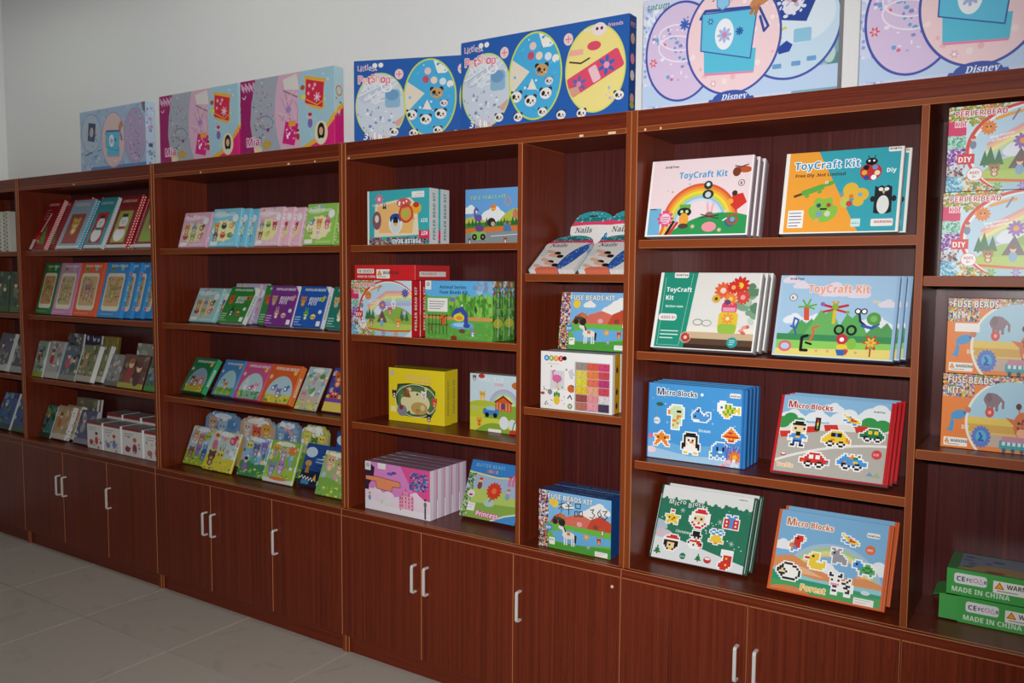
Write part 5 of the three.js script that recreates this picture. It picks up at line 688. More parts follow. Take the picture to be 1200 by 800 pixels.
D.redScene = (g, W, H, T) => { D.festive('#8c1a22', '#7a9a3c', ['#efe6e2', '#c8343c', 'stripe'], ['#c8343c', 'bear'], 71)(g, W, H, T); onFront(g, W, H, () => { rect(g, '#9c1c24', 0, 0, W, H); txt(g, 'CHRISTMAS', W * 0.1, H * 0.12, W * 0.14, '#e8c8c4', { sx: 0.9 }); for (let i = 0; i < 4; i++) rect(g, '#c89a94', W * 0.12, H * (0.2 + i * 0.06), W * 0.3, 4); poly(g, '#d8c8c4', [[W * 0.5, H * 0.28], [W * 0.6, H * 0.28], [W * 0.4, H * 0.66], [W * 0.3, H * 0.66]]); poly(g, '#5f8a3c', [[W * 0.4, H * 0.9], [W * 0.62, H * 0.5], [W * 0.84, H * 0.9]]); ell(g, '#c8323c', W * 0.3, H * 0.78, W * 0.12, H * 0.08); rect(g, '#d8c8c8', 0, H * 0.8, W * 0.22, H * 0.2); ell(g, '#f0c84a', W * 0.4, H * 0.84, 6); }); };
D.stickerBag = (bg, inner, cr, spine, seedv) => (g, W, H, T) => {
  seed = seedv; onSpine(g, W, H, T, spine || bg); if (spine) for (const y of [0.2, 0.82]) { ell(g, '#e8c8c8', W + T / 2, H * y, T * 0.36, T * 0.42); ell(g, '#c81f34', W + T / 2, H * y, T * 0.26, T * 0.34); } if (spine) for (let i = 0; i < 8; i++) rect(g, pick(['#7fb89a', '#b8b89a', '#5aa8d8']), W + T * 0.25, H * (0.34 + i * 0.045), T * 0.5, H * 0.035); onTop(g, W, T, bg);
  onFront(g, W, H, () => { rect(g, bg, 0, 0, W, H); flower(g, W * 0.3, H * 0.12, W * 0.1, '#6ab04c', '#8a5a34', 6); ell(g, '#9ad0dc', W * 0.7, H * 0.1, W * 0.06, H * 0.06); txt(g, 'Sticker Mosaic', W * 0.2, H * 0.09, W * 0.1, '#f6e8d8'); rrect(g, '#ece6cc', W * 0.13, H * 0.2, W * 0.74, H * 0.68, W * 0.09); rrect(g, inner, W * 0.18, H * 0.26, W * 0.64, H * 0.54, W * 0.06); for (let i = 0; i < 60; i++) ell(g, pick(['#a89a5a', '#c8784a', '#8a8a5a', '#d8a878', '#a86a4a', '#b8b07a']), rr(W * 0.22, W * 0.78), rr(H * 0.3, H * 0.76), rr(3, 9), rr(4, 10)); critter(g, W * 0.48, H * 0.5, W * 0.15, cr, 'bear', '#d8c88a'); rect(g, '#ffffff55', W * 0.1, H * 0.93, W * 0.6, H * 0.02); });
};
D.story = (sky, ground, fig, o, seedv) => (g, W, H, T) => {
  seed = seedv; onSpine(g, W, H, T, o.spine || '#dfe0de'); if (o.specks) for (let i = 0; i < 12; i++) ell(g, pick(o.specks), W + rr(2, T - 2), rr(4, H), 3); onTop(g, W, T, o.top || '#c4c4be');
  onFront(g, W, H, () => { rect(g, sky, 0, 0, W, H); for (let i = 0; i < 24; i++) ell(g, pick(o.mix || ['#8a9a8a', '#b8b8a8', '#5a6a5a', '#cfcfc4']), rr(0, W), rr(0, H), rr(6, 22), rr(5, 16), rnd() * 3); rect(g, ground, 0, H * 0.84, W, H); fig.forEach(([c, c2], i) => critter(g, W * (0.36 + i * 0.34), H * (0.36 + (i % 2) * 0.1), W * 0.22, c, 'figure', c2)); if (o.title) txt(g, o.title, W * 0.1, H * 0.16, W * 0.15, o.tc || '#f0e8d8', { font: 'serif' }); });
};
D.nail = (g, W, H, T) => { // hanging card: glitter swoosh, painted nails
  rect(g, '#ece8e4', 0, -T, W + T, H + T); onFront(g, W, H, () => {
    rect(g, '#ece8e4', 0, 0, W, H); ell(g, '#2f9aa4', W * 0.5, H * 0.02, W * 0.62, H * 0.22); ell(g, '#e0446c', W * 0.55, H * 0.19, W * 0.6, H * 0.07); ell(g, '#1f7f80', W * 0.4, H * 0.13, W * 0.5, H * 0.035); ell(g, '#ece8e4', W * 0.5, H * 0.29, W * 0.7, H * 0.075); g.beginPath(); g.moveTo(W, H * 0.24); g.quadraticCurveTo(W * 0.56, H * 0.4, W * 0.56, H); g.lineTo(W * 0.66, H); g.quadraticCurveTo(W * 0.84, H * 0.86, W, H * 0.46); g.closePath(); g.fillStyle = '#2b5fb4'; g.fill(); for (let i = 0; i < 260; i++) { const x = rr(0, W), y = rr(0, H); if (y < H * 0.18 || x > W * 0.62) ell(g, '#f0f8fa', x, y, rr(0.8, 2.2)); }
    txt(g, 'Nails', W * 0.1, H * 0.34, W * 0.15, '#3a4a54', { it: true, font: 'serif' }); for (const [x, y, a] of [[0.3, 0.5, 0.3], [0.4, 0.6, 0.2], [0.28, 0.74, 0.4], [0.42, 0.84, 0.3], [0.2, 0.92, 0.5]]) { g.save(); g.translate(W * x, H * y); g.rotate(a); rrect(g, '#e8b8a0', -30, -8, 60, 16, 8); ell(g, '#24181a', 18, 0, 13, 9); g.restore(); } ell(g, '#e8785c', W * 0.4, H * 0.98, W * 0.26, H * 0.07); lines(g, W * 0.04, H * 0.44, W * 0.14, 4, H * 0.05, '#8a8a90', 1.6); rect(g, '#5ab0c8', 0, H * 0.36, 3, H * 0.64);
    ell(g, '#3a2f3c', W * 0.5, H * 0.075, W * 0.1, H * 0.014);
  });
};
// ------------------------------------------------------------------ boxes, packs and books
const geoCache = {};
// one sheet wraps front, spine and top; z0..z1 lets a lid cover only the front part of the depth
function wrapGeo(w, h, t, c, z0 = 0, q = [0, 0, 1, 1]) {
  const k = [w, h, t, c, z0, ...q].join(); const at = ([u, v]) => [q[0] + u * q[2], q[1] + v * q[3]]; if (geoCache[k]) return geoCache[k];
  const d = t - z0, U = w + t, V = h + t;
  const g = cbox(w, h, d, c, (f, x, y, z) => { z += z0; const m = () => { switch (f) {
    case 'r': return [(w + (t - z)) / U, y / V]; case 'l': return [(w + z) / U, y / V];
    case 't': return [x / U, (h + (t - z)) / V]; case 'b': return [x / U, (h + z) / V];
    case 'k': return [(w - x) / U, y / V]; default: return [x / U, y / V]; } }; return at(m()); });
  g.translate(0, 0, z0); return (geoCache[k] = g);
}
const ORD = [null, ['only'], ['frontmost', 'hindmost'], ['frontmost', 'middle', 'hindmost'], ['frontmost', 'second', 'third', 'hindmost'], ['frontmost', 'second', 'middle', 'fourth', 'hindmost']];
// kind: {name, key, w, h, t, ppm, draw, look, tray: colour of a separate tray under a lid, shape: outline for die-cut cards}
function build(K) {
  const { mat, uv } = sheet(K.key, K.w, K.h, K.t, K.ppm || 1.3, K.draw, K.look);
  if (K.shape) { const g = geoCache[K.key] || (geoCache[K.key] = cardGeo(K, uv)); return new THREE.Mesh(g, mat); }
  if (!K.tray) return new THREE.Mesh(wrapGeo(K.w, K.h, K.t, K.c || 0.001, 0, uv), mat);
  const o = new THREE.Group(), tm = trayMat[K.tray] || (trayMat[K.tray] = new THREE.MeshStandardMaterial({ color: K.tray, roughness: 0.55 }));
  part('lid', wrapGeo(K.w, K.h, K.t, 0.0012, K.t * 0.42, uv), mat, o);
  const e = 0.0022, tk = 'tray' + [K.w, K.h, K.t].join(), tg = geoCache[tk] || (geoCache[tk] = cbox(K.w - 2 * e, K.h - 2 * e, K.t * 0.42, 0.001, () => [0, 0]).translate(e, e, 0));
  part('tray', tg, tm, o); return o;
}
const trayMat = {};
function cardGeo(K, q) {
  const s = K.shape(K.w, K.h), g = new THREE.ExtrudeGeometry(s, { depth: K.t, bevelEnabled: false, curveSegments: 10 });
  const p = g.attributes.position, uv = []; for (let i = 0; i < p.count; i++) uv.push(q[0] + q[2] * Math.max(0, p.getX(i)) / (K.w + K.t), q[1] + q[3] * Math.max(0, p.getY(i)) / (K.h + K.t)); g.setAttribute('uv', new THREE.Float32BufferAttribute(uv, 2)); return g;
}
const R = Math.PI / 180;
function put(K, P, desc, cat, group) {
  const n = P.n || 1, th = (P.tilt || 0) * R, y = (P.y ?? SH[P.s]) + 0.0006;
  const base = P.zf - K.t * Math.cos(th);
  for (let k = 0; k < n; k++) {
    const o = build(K); o.name = numbered(K.name); scene.add(o);
    o.rotation.set(-th, (P.yaw || 0) * R, 0, 'YXZ');
    o.position.set(P.x + k * (P.dx || 0), y, base - k * (K.t + (P.gap ?? 0.0012)) / Math.cos(th));
    tag(o, n > 1 ? `${desc}, ${ORD[n][k]} of ${['', '', 'two', 'three', 'four', 'five'][n]}` : desc, cat, group);
  }
}
// ---- large flat boxes standing on the bookcases
const toyBox = (key, draw, w = 0.56, h = 0.298, look) => ({ name: 'craft_set_box', key, w, h, t: 0.05, ppm: 1.3, draw, look });
const onTopG = 'large flat boxes standing on the bookcases';
put(toyBox('icePale', D.icePale, 0.545), { x: -3.05, s: 'top', zf: -0.047 }, 'large pale blue flat box next to the pink ones on the bookcases', 'box', onTopG);
put(toyBox('pinkArt', D.pinkArt, 0.545), { x: -2.365, s: 'top', zf: -0.026 }, 'large pink flat box beside the pale blue one, its side hidden', 'box', onTopG);
put(toyBox('pinkArt', D.pinkArt, 0.545), { x: -1.808, s: 'top', zf: -0.026 }, 'large pink flat box beside the dark blue one, its side showing', 'box', onTopG);
put(toyBox('petArt', D.petArt, 0.636), { x: -1.172, s: 'top', zf: -0.018, yaw: 19.5 }, 'large dark blue flat box turned at an angle behind the other dark blue one', 'box', onTopG);
put(toyBox('petArt', D.petArt, 0.636), { x: -0.667, s: 'top', zf: -0.036 }, 'large dark blue flat box with three round pictures, fully in view', 'box', onTopG);
put(toyBox('iceKit', D.iceKit, 0.56, 0.318), { x: 0.022, s: 'top', zf: -0.02 }, 'large lilac flat box with satchel picture beside the dark blue box', 'box', onTopG);
put(toyBox('iceKit', D.iceKit, 0.56, 0.318), { x: 0.635, s: 'top', zf: -0.02 }, 'large lilac flat box with satchel picture at the row end', 'box', onTopG);

// ---- craft kits and block kits in the wide bay
const kit = (name, key, draw, tray, t = 0.035, w = 0.315, h = 0.236) => ({ name, key, w, h, t, ppm: 2.1, draw, tray });
const gk = 'large craft kits in the wide bay', gm = 'block kits in the wide bay';
put(kit('craft_kit_box', 'craftPink', D.craftPink, '#a8929e', 0.044), { x: 0.034, s: 'a', zf: -0.03, tilt: 12.5, n: 3, dx: 0.002 }, 'pale pink craft kit box with rainbow and pink rabbit', 'box', gk);
put(kit('craft_kit_box', 'craftOrange', D.craftOrange, '#8f888a', 0.04, 0.304, 0.232), { x: 0.439, s: 'a', zf: -0.03, tilt: 13.5, n: 2, dx: 0.012 }, 'orange and teal craft kit box with penguin and ladybird', 'box', gk);
put(kit('craft_kit_box', 'craftGreen', D.craftGreen, '#9c9294', 0.043, 0.317, 0.24), { x: 0.055, s: 'b', zf: -0.042, tilt: 18, n: 3, dx: 0.002 }, 'green and white craft kit box with button flower vase', 'box', gk);
put(kit('craft_kit_box', 'craftBlue', D.craftBlue, '#5f86b4', 0.035, 0.316, 0.236), { x: 0.426, s: 'b', zf: -0.04, tilt: 18.5, n: 3, dx: 0.010 }, 'sky blue craft kit box with green mountains and snail', 'box', gk);
put(kit('block_kit_box', 'blockBlue', D.blockBlue, '#2468ac', 0.033), { x: 0.028, s: 'c', zf: -0.09, tilt: 2, n: 4 }, 'blue ocean block kit box with pixel penguin', 'box', gm);
put(kit('block_kit_box', 'blockRed', D.blockRed, '#a8161c', 0.028), { x: 0.425, s: 'c', zf: -0.062, tilt: 26, n: 3, dx: 0.006 }, 'red edged block kit box with pixel cars', 'box', gm);
put(kit('block_kit_box', 'blockXmas', D.blockXmas, '#174e3a', 0.028), { x: 0.034, s: 'd', zf: -0.112, tilt: 25.5, n: 2, dx: 0.006 }, 'green and white Christmas block kit box with pixel snowman', 'box', gm);
put(kit('block_kit_box', 'blockForest', D.blockForest, '#b24a16', 0.030), { x: 0.433, s: 'd', zf: -0.040, tilt: 28, n: 2, dx: 0.006, gap: 0.012 }, 'orange edged block kit box with pixel sheep and cow', 'box', gm);

// ---- narrow bay beside it
const bead = (key, draw, w, h, t, ppm = 2, look) => ({ name: 'bead_kit_box', key, w, h, t, ppm, draw, look });
const gp = 'bead kits in the narrow bay by the picture edge';
const perlerBig = bead('perlerRed', D.perlerRed, 0.30, 0.2065, 0.05);
put(perlerBig, { x: 0.846, s: 'm', zf: -0.02 }, 'bead kit box with red DIY square, lower of the pair near the ceiling', 'box', gp);
put(perlerBig, { x: 0.850, y: SH.m + 0.2075, zf: -0.02 }, 'bead kit box with red DIY square, resting on its twin', 'box', gp);
put(bead('fuseOrange', D.fuseOrange, 0.30, 0.194, 0.05), { x: 0.856, s: 'n', zf: -0.1 }, 'orange bead kit box with dolphin, lower of the pair', 'box', gp);
put(bead('fuseOrangeMarked', D.fuseOrangeMarked, 0.30, 0.194, 0.05), { x: 0.860, y: SH.n + 0.195, zf: -0.1 }, 'orange bead kit box with blank white sticker, resting on its twin', 'box', gp);
{
  const K = { name: 'open_carton', key: 'greenKit', w: 0.262, h: 0.07, t: 0.16, ppm: 1.8, draw: D.greenKit };
  const { mat } = sheet(K.key, K.w, K.h, K.t, K.ppm, K.draw), green = new THREE.MeshStandardMaterial({ color: '#3f9e48', roughness: 0.5 }), inner = new THREE.MeshStandardMaterial({ color: '#b07a54', roughness: 0.8 });
  for (const [x, y, z, open, label] of [[0.914, CNT + 0.0006, -0.282, true, 'green carton lying flat with open end flap, under the other green one'], [0.884, CNT + 0.0722, -0.284, false, 'green carton lying flat on top of the open one']]) {
    const o = new THREE.Group(); o.name = numbered(K.name); scene.add(o); o.position.set(x, y, z); tag(o, label, 'box', 'green cartons lying flat');
    part('carton', wrapGeo(K.w, K.h, K.t, 0.001), mat, o);
    if (open) {
      const f = part('end_flap', cbox(0.046, 0.066, 0.0012, 0.0003, () => [0, 0]), green, o); f.position.set(-0.045, 0.003, K.t - 0.0015);
      const f2 = part('top_flap', cbox(0.066, 0.0012, 0.11, 0.0003, () => [0, 0]), green, o); f2.position.set(-0.065, 0.048, 0.008); f2.rotation.z = 0.26;
      const f3 = part('tuck_tab', cbox(0.012, 0.03, 0.10, 0.0003, () => [0, 0]), inner, o); f3.position.set(-0.014, 0.018, 0.02);
    }
  }
}
// ---- wide bay of the other divided bookcase
const gb = 'bead kits in the divided bookcase';
put(bead('tealPerler', D.tealPerler, 0.30, 0.2, 0.052, 2), { x: -1.105, s: 'a', zf: -0.035, n: 2, gap: 0.012 }, 'teal bead kit box standing upside down', 'box', gb);
put(bead('fuseDino', D.fuseDino, 0.245, 0.188, 0.05), { x: -0.668, s: 'a', zf: -0.065 }, 'blue bead kit box with purple long-necked dinosaur in a car', 'box', gb);
put(perlerBig, { x: -1.1775, s: 'b', zf: -0.02, n: 2, gap: 0.001 }, 'rainbow bead kit box with red spine under the red box', 'box', gb);
put({ name: 'bead_kit_box', key: 'redLying', w: 0.30, h: 0.056, t: 0.2065, ppm: 1.6, draw: D.redLying }, { x: -1.168, y: SH.b + 0.2078, zf: -0.03 }, 'plain red bead kit box lying flat on top of two upright ones', 'box', gb);
put(bead('animal', D.animal, 0.295, 0.208, 0.068), { x: -0.818, s: 'b', zf: -0.026, n: 2 }, 'green and blue animal bead kit box with white panel', 'box', gb);
put(bead('yellowKit', D.yellowKit, 0.268, 0.208, 0.05), { x: -1.088, s: 'c', zf: -0.13, n: 2, dx: -0.012, yaw: 2 }, 'bright yellow bead kit box with oval animal picture', 'box', gb);
put(bead('farmBox', D.farmBox, 0.235, 0.21, 0.05), { x: -0.708, s: 'c', zf: -0.15, yaw: 1 }, 'light green bead kit box with barn and blue car', 'box', gb);
put(bead('pinkKit', D.pinkKit, 0.322, 0.187, 0.044), { x: -1.128, s: 'd', zf: -0.038, n: 5 }, 'pink bead kit box with castle standing on the counter', 'box', gb);
put(bead('princess', D.princess, 0.245, 0.215, 0.03), { x: -0.745, s: 'd', zf: -0.135, tilt: 24 }, 'blue and green bead kit box with red flower, leaning beside pink stack', 'box', gb);
// ---- its narrow bay
const nailShape = (w, h) => { const s = new THREE.Shape(); s.moveTo(0, 0); s.lineTo(w, 0); s.lineTo(w, h * 0.82); s.quadraticCurveTo(w * 0.9, h, w * 0.55, h); s.quadraticCurveTo(w * 0.14, h, w * 0.06, h * 0.82); s.lineTo(0, h * 0.74); s.closePath(); const e = new THREE.Path(); e.absellipse(w * 0.5, h * 0.925, w * 0.1, h * 0.018, 0, 6.283, true); s.holes.push(e); return s; };
const nailCard = (h) => ({ name: 'nail_set_card', key: 'nail' + h, w: 0.172, h, t: 0.016, ppm: 1.8, draw: D.nail, shape: nailShape });
const gn = 'glittery nail set cards on the narrow shelf';
put(nailCard(0.2), { x: -0.386, s: 'm', zf: -0.036, tilt: 54 }, 'white nail set card sloping beside the divider, glittery blue swoosh', 'card', gn);
put(nailCard(0.2), { x: -0.200, s: 'm', zf: -0.036, tilt: 54 }, 'white nail set card sloping beside the bookcase side, glittery blue swoosh', 'card', gn);
put(nailCard(0.215), { x: -0.345, s: 'm', zf: -0.222, tilt: 9 }, 'nail set card with turquoise top standing behind the sloping one by the divider', 'card', gn);
put(nailCard(0.215), { x: -0.195, s: 'm', zf: -0.205, tilt: 9 }, 'nail set card with turquoise top behind the sloping one by the bookcase side', 'card', gn);
{ // white bead box: a real window with a tray of bead cells behind a clear pane; its twin stands behind it
  const K = bead('artBeads', D.artBeads, 0.265, 0.19, 0.055), { mat, uv } = sheet(K.key, K.w, K.h, K.t, K.ppm, K.draw);
  put(K, { x: -0.335, s: 'n', zf: -0.097 }, 'white bead box standing behind the one with a bead window', 'box', gb);
  const o = new THREE.Group(); o.name = numbered('bead_window_box'); scene.add(o); o.position.set(-0.335, SH.n + 0.0006, -0.095); tag(o, 'white bead box with clear window over coloured bead cells', 'box', gb);
  const d = 0.009, U = K.w + K.t, V = K.h + K.t;           // front wall thickness; sheet size
  const body = wrapGeo(K.w, K.h, K.t, 0.001, 0, uv).clone(); { const q = body.attributes.position; for (let k = 0; k < q.count; k++) if (q.getZ(k) > K.t * 0.5) q.setZ(k, q.getZ(k) - d); body.computeVertexNormals(); }
  part('carton', body, mat, o);
  const x0 = 0.130, x1 = 0.254, y0 = 0.004, y1 = 0.160, s = new THREE.Shape(); s.moveTo(0, 0); s.lineTo(K.w, 0); s.lineTo(K.w, K.h); s.lineTo(0, K.h); s.closePath();
  const hole = new THREE.Path(); hole.moveTo(x0, y0); hole.lineTo(x0, y1); hole.lineTo(x1, y1); hole.lineTo(x1, y0); hole.closePath(); s.holes.push(hole);
  const fg = new THREE.ExtrudeGeometry(s, { depth: d, bevelEnabled: false }), fp = fg.attributes.position, fu = []; for (let k = 0; k < fp.count; k++) fu.push(fp.getX(k) / U, fp.getY(k) / V); fg.setAttribute('uv', new THREE.Float32BufferAttribute(fu, 2)); fg.translate(0, 0, K.t - d);
  const front = part('front_panel', fg, mat, o);
  const c = canvas(96, 96), g = c.getContext('2d'); rect(g, '#f6f6f6', 0, 0, 96, 96); for (let k = 0; k < 300; k++) { const a = rnd() * 96, b2 = rnd() * 96; ell(g, pick(['#ffffff', '#dedede', '#fafafa', '#cfcfcf']), a, b2, 3); ell(g, '#b4b4b4', a, b2, 1); } const speck = toTex(c, true);
  const cols = [['#a89a94', '#e8634a', '#e0447c'], ['#efd85a', '#f28a4a', '#d84a5c'], ['#e8e23c', '#ef7a5a', '#c83a7a'], ['#f0d02c', '#f2b08a', '#d8485c'], ['#a8524c', '#f09aa0', '#e8e0e2'], ['#c87a6a', '#f2a0b0', '#4a3a58']];
  const cw = (x1 - x0) / 3, ch = (y1 - y0) / 6, cell = cbox(cw - 0.0022, ch - 0.0022, 0.005, 0.0008, (f, x, y) => [x * 24, y * 24]);
  cols.forEach((r, j) => r.forEach((col, k) => { const m = part('bead_cell', cell, new THREE.MeshStandardMaterial({ map: speck, color: col, roughness: 0.5 }), o); m.position.set(x0 + k * cw + 0.0011, y1 - (j + 1) * ch + 0.0011, K.t - d + 0.0005); }));
  const pane = part('window_pane', cbox(x1 - x0, y1 - y0, 0.0006, 0.0001, () => [0, 0]), M.glass, o); pane.position.set(x0, y0, K.t - 0.0012);
}
put(bead('fuseFarm', D.fuseFarm, 0.262, 0.19, 0.045), { x: -0.298, y: SH.n + 0.1905, zf: -0.085, tilt: 8 }, 'blue bead kit box with white horse, resting on the white bead boxes', 'box', gb);
put(bead('fuseMarked', D.fuseMarked, 0.27, 0.193, 0.045), { x: -0.335, s: 'd', zf: -0.035 }, 'blue bead kit box with white horse and pen marks across its sky', 'box', gb);
put(bead('fuseFarm', D.fuseFarm, 0.262, 0.19, 0.045), { x: -0.331, s: 'd', zf: -0.083, n: 2 }, 'blue bead kit box behind the pen-marked one', 'box', gb);

// ---- leaning packs in the bookcase next to it
const pk = (key, draw, w, h, t, name = 'bead_pack') => ({ name, key, w, h, t, ppm: 1.2, draw, c: 0.0025 });
const g2 = 'leaning craft packs in the undivided bookcase';
const pets = [['#c8904a', 'bear'], ['#8aa0b0', 'bunny'], ['#7a5a4a', 'bird'], ['#b0604a', 'bug'], ['#9ab06a', 'bear'], ['#c87a8a', 'bird']];
put(pk('bpPink', D.beadPack('#e2b0c8', '#e6d8ac', pets, 11), 0.196, 0.165, 0.016), { x: -2.265, s: 'a', zf: -0.034, tilt: 16, n: 2, dx: 0.03, gap: 0.012 }, 'rose pink bead pack with brown animals', 'pack', g2);
put(pk('bpBlue', D.beadPack('#86d0ea', '#f6ecb4', [['#e0a040', 'bear'], ['#2f5a4a', 'bug'], ['#e8a84a', 'bird'], ['#5a6a7a', 'bunny'], ['#d85a4a', 'bug'], ['#6aa05a', 'fish']], 12), 0.186, 0.172, 0.018), { x: -2.05, s: 'a', zf: -0.034, tilt: 13, n: 4, dx: 0.022, gap: 0.012 }, 'bright blue bead pack with cream jagged patch', 'pack', g2);
put(pk('bpRose', D.beadPack('#ecc2d2', '#ece6a4', [['#8a9ab0', 'bunny'], ['#6ab04c', 'bug'], ['#c83a6c', 'bear'], ['#8a6a3a', 'bear'], ['#b8c85a', 'bird']], 13), 0.15, 0.168, 0.018), { x: -1.75, s: 'a', zf: -0.034, tilt: 14, n: 5, dx: 0.029, gap: 0.012 }, 'pale pink bead pack with yellow patch', 'pack', g2);
put(pk('bpGreen', D.beadPack('#94c85a', '#f0e4b4', [['#6a9ac0', 'bird'], ['#e0904a', 'bear'], ['#d85a8a', 'bunny'], ['#b0c870', 'bug'], ['#f0e0d0', 'bear']], 14), 0.172, 0.17, 0.018), { x: -1.458, s: 'a', zf: -0.034, tilt: 12, n: 2, dx: 0.018, gap: 0.012 }, 'lime green bead pack with pink bunny', 'pack', g2);
put(pk('bpTeal', D.beadPack('#a4d4d6', '#e6d0b0', pets, 15), 0.178, 0.168, 0.018), { x: -2.29, s: 'b', zf: -0.098, tilt: 24, n: 2, dx: 0.025, gap: 0.012 }, 'pale teal bead pack with beige patch', 'pack', g2);
put(pk('bpLilac', D.beadPack('#c6b8d8', '#e6d09a', pets, 16), 0.17, 0.192, 0.016), { x: -2.085, s: 'b', zf: -0.142, tilt: 22, n: 2, dx: 0.018, gap: 0.012 }, 'lilac bead pack behind the dark green one', 'pack', g2);
const mo = (key, bg, word, cr, sd) => pk(key, D.mosaic(bg, word, cr, sd), 0.17, 0.18, 0.026, 'bead_book_box');
put(mo('moGreen', '#2f8a34', 'BUGS', ['#d8502c', '#e0662c', '#2a4a2c', '#b8682c'], 21), { x: -2.052, s: 'b', zf: -0.074, tilt: 30 }, 'dark green bead book box with white spine, in front of the lilac packs', 'box', g2);
put(mo('moGreen', '#2f8a34', 'BUGS', ['#d8502c', '#e0662c', '#2a4a2c', '#b8682c'], 21), { x: -1.852, s: 'b', zf: -0.128, tilt: 20 }, 'dark green bead book box half hidden behind the purple one', 'box', g2);
put(mo('moPurple', '#7a2f8c', 'PETS', ['#c8a06a', '#d8a0b0', '#d0a08a', '#e0b0a0'], 22), { x: -1.766, s: 'b', zf: -0.088, tilt: 20 }, 'purple bead book box with white spine', 'box', g2);
put(mo('moBlue', '#1f5ab4', 'PETS', ['#d87a4a', '#c8c83c', '#6ab04c', '#f0d04a'], 23), { x: -1.588, s: 'b', zf: -0.088, tilt: 20 }, 'royal blue bead book box with white spine', 'box', g2);
put(mo('moTeal', '#1f7a6a', 'SEA', ['#d8b06a', '#8ac0c8', '#e0d0a0', '#6ab0a0'], 24), { x: -1.395, s: 'b', zf: -0.088, tilt: 20 }, 'deep teal bead book box cut off by the bookcase side', 'box', g2);
const pp = (key, bg, sp, sky, gr, cr, sd, w) => pk(key, D.popPack(bg, sp, sky, gr, cr, sd), w, 0.18, 0.03, 'bead_book_box');
put(pp('ppGreen', '#1f7a4c', '#3fb87c', '#8fa8c0', '#c8a83c', [['#7a4a2a', 'bear'], ['#c8602c', 'bear'], ['#e08a3c', 'bear']], 31, 0.162), { x: -2.37, s: 'c', zf: -0.1, tilt: 33 }, 'dark green bead book box with mint green spine', 'box', g2);
put(pp('ppBlue', '#4a86c0', '#5a9ad0', '#a8d0d8', '#8ab848', [['#2f8a4a', 'bird'], ['#d87a3c', 'bear']], 32, 0.14), { x: -2.155, s: 'c', zf: -0.11, tilt: 31 }, 'blue bead book box with parrot picture', 'box', g2);
put(pp('ppPink', '#d0588c', '#d86a9c', '#b8dce0', '#8ab8a0', [['#e8e8f0', 'bunny'], ['#d83a8c', 'bird'], ['#f0a0c0', 'bear']], 33, 0.175), { x: -1.992, s: 'c', zf: -0.1, tilt: 30 }, 'pink bead book box with flamingo picture', 'box', g2);
put(pp('ppOrange', '#e0622c', '#ef8238', '#b8d4e0', '#d8c84a', [['#6a7ab8', 'bird'], ['#8a7ac0', 'bear'], ['#4a86c0', 'bird']], 34, 0.19), { x: -1.808, s: 'c', zf: -0.095, tilt: 28 }, 'orange bead book box with orange spine', 'box', g2);
put(pk('paleBag', D.scenePack('#b8c8c4', '#c8b8a8', [['#8ab89a', 'bird', '#5aa04a'], ['#a8b8c0', 'bear', '#d8a0a0'], ['#6aa84a', 'bug', '#3f8a3c'], ['#c89a9a', 'bear', '#e0c0b0'], ['#5aa04c', 'bird', '#8ac06a']], 35), 0.125, 0.195, 0.012), { x: -1.578, s: 'c', zf: -0.085, tilt: 30 }, 'pale grey green hanging pack between orange and purple ones', 'pack', g2);
put(pk('purplePack', D.scenePack('#3a4a9c', '#d8c04a', [['#c8602c', 'bear', '#f0c0a0'], ['#e8e0f0', 'bear', '#8ab0e0'], ['#4a90d0', 'fish', '#8ac0e8'], ['#c84a3c', 'bug', '#f0d0c0']], 36, (g, W, H) => { rect(g, '#7a4aa8', 0, H * 0.7, W, H * 0.09); rect(g, '#e0c85a', 0, H * 0.79, W, H * 0.21); }), 0.2, 0.19, 0.02), { x: -1.43, s: 'c', zf: -0.1, tilt: 26 }, 'deep blue and purple pack with yellow base, at the shelf end', 'pack', g2);
const sc = (key, sky, gr, cr, sd, w, h, ex) => pk(key, D.scenePack(sky, gr, cr, sd, ex), w, h, 0.012, 'picture_pack');
put(sc('scA', '#b0d0e4', '#9ab83c', [['#d8a878', 'bear', '#f0d8c0'], ['#c8806a', 'bear', '#e8c8b0'], ['#a8c858', 'bug', '#e0d060'], ['#8a6a5a', 'bear', '#c0a090'], ['#a080b0', 'bear', '#6a8ac8'], ['#3f6ab0', 'bunny', '#8ab0e0']], 41, 0.166, 0.186), { x: -2.374, s: 'd', zf: -0.108, tilt: 23 }, 'light blue picture pack with yellow green meadow, beside the bookcase side', 'pack', g2);
put(sc('scB', '#c0dcdc', '#e0cf3c', [['#c8604a', 'figure', '#d87a8a'], ['#d8a0b0', 'figure', '#b8d0c0'], ['#d84a6a', 'bird', '#f0a0b0'], ['#6a4a34', 'bear', '#c8b08a'], ['#d8c858', 'bug', '#f0e8a0']], 42, 0.205, 0.186), { x: -2.205, s: 'd', zf: -0.088, tilt: 23 }, 'pale picture pack with yellow bottom and pink figures', 'pack', g2);
put(sc('scC', '#94bce6', '#3f8a5a', [['#d8d05a', 'bug', '#f0e8a0'], ['#6a6a90', 'bear', '#c8c8d8'], ['#8a7ac0', 'bear', '#c0a8e0'], ['#2a2a3c', 'figure', '#9a6ab8'], ['#5ab0a0', 'fish', '#8fd0c0']], 43, 0.172, 0.18), { x: -1.978, s: 'd', zf: -0.105, tilt: 21 }, 'blue picture pack with dark green reeds', 'pack', g2);
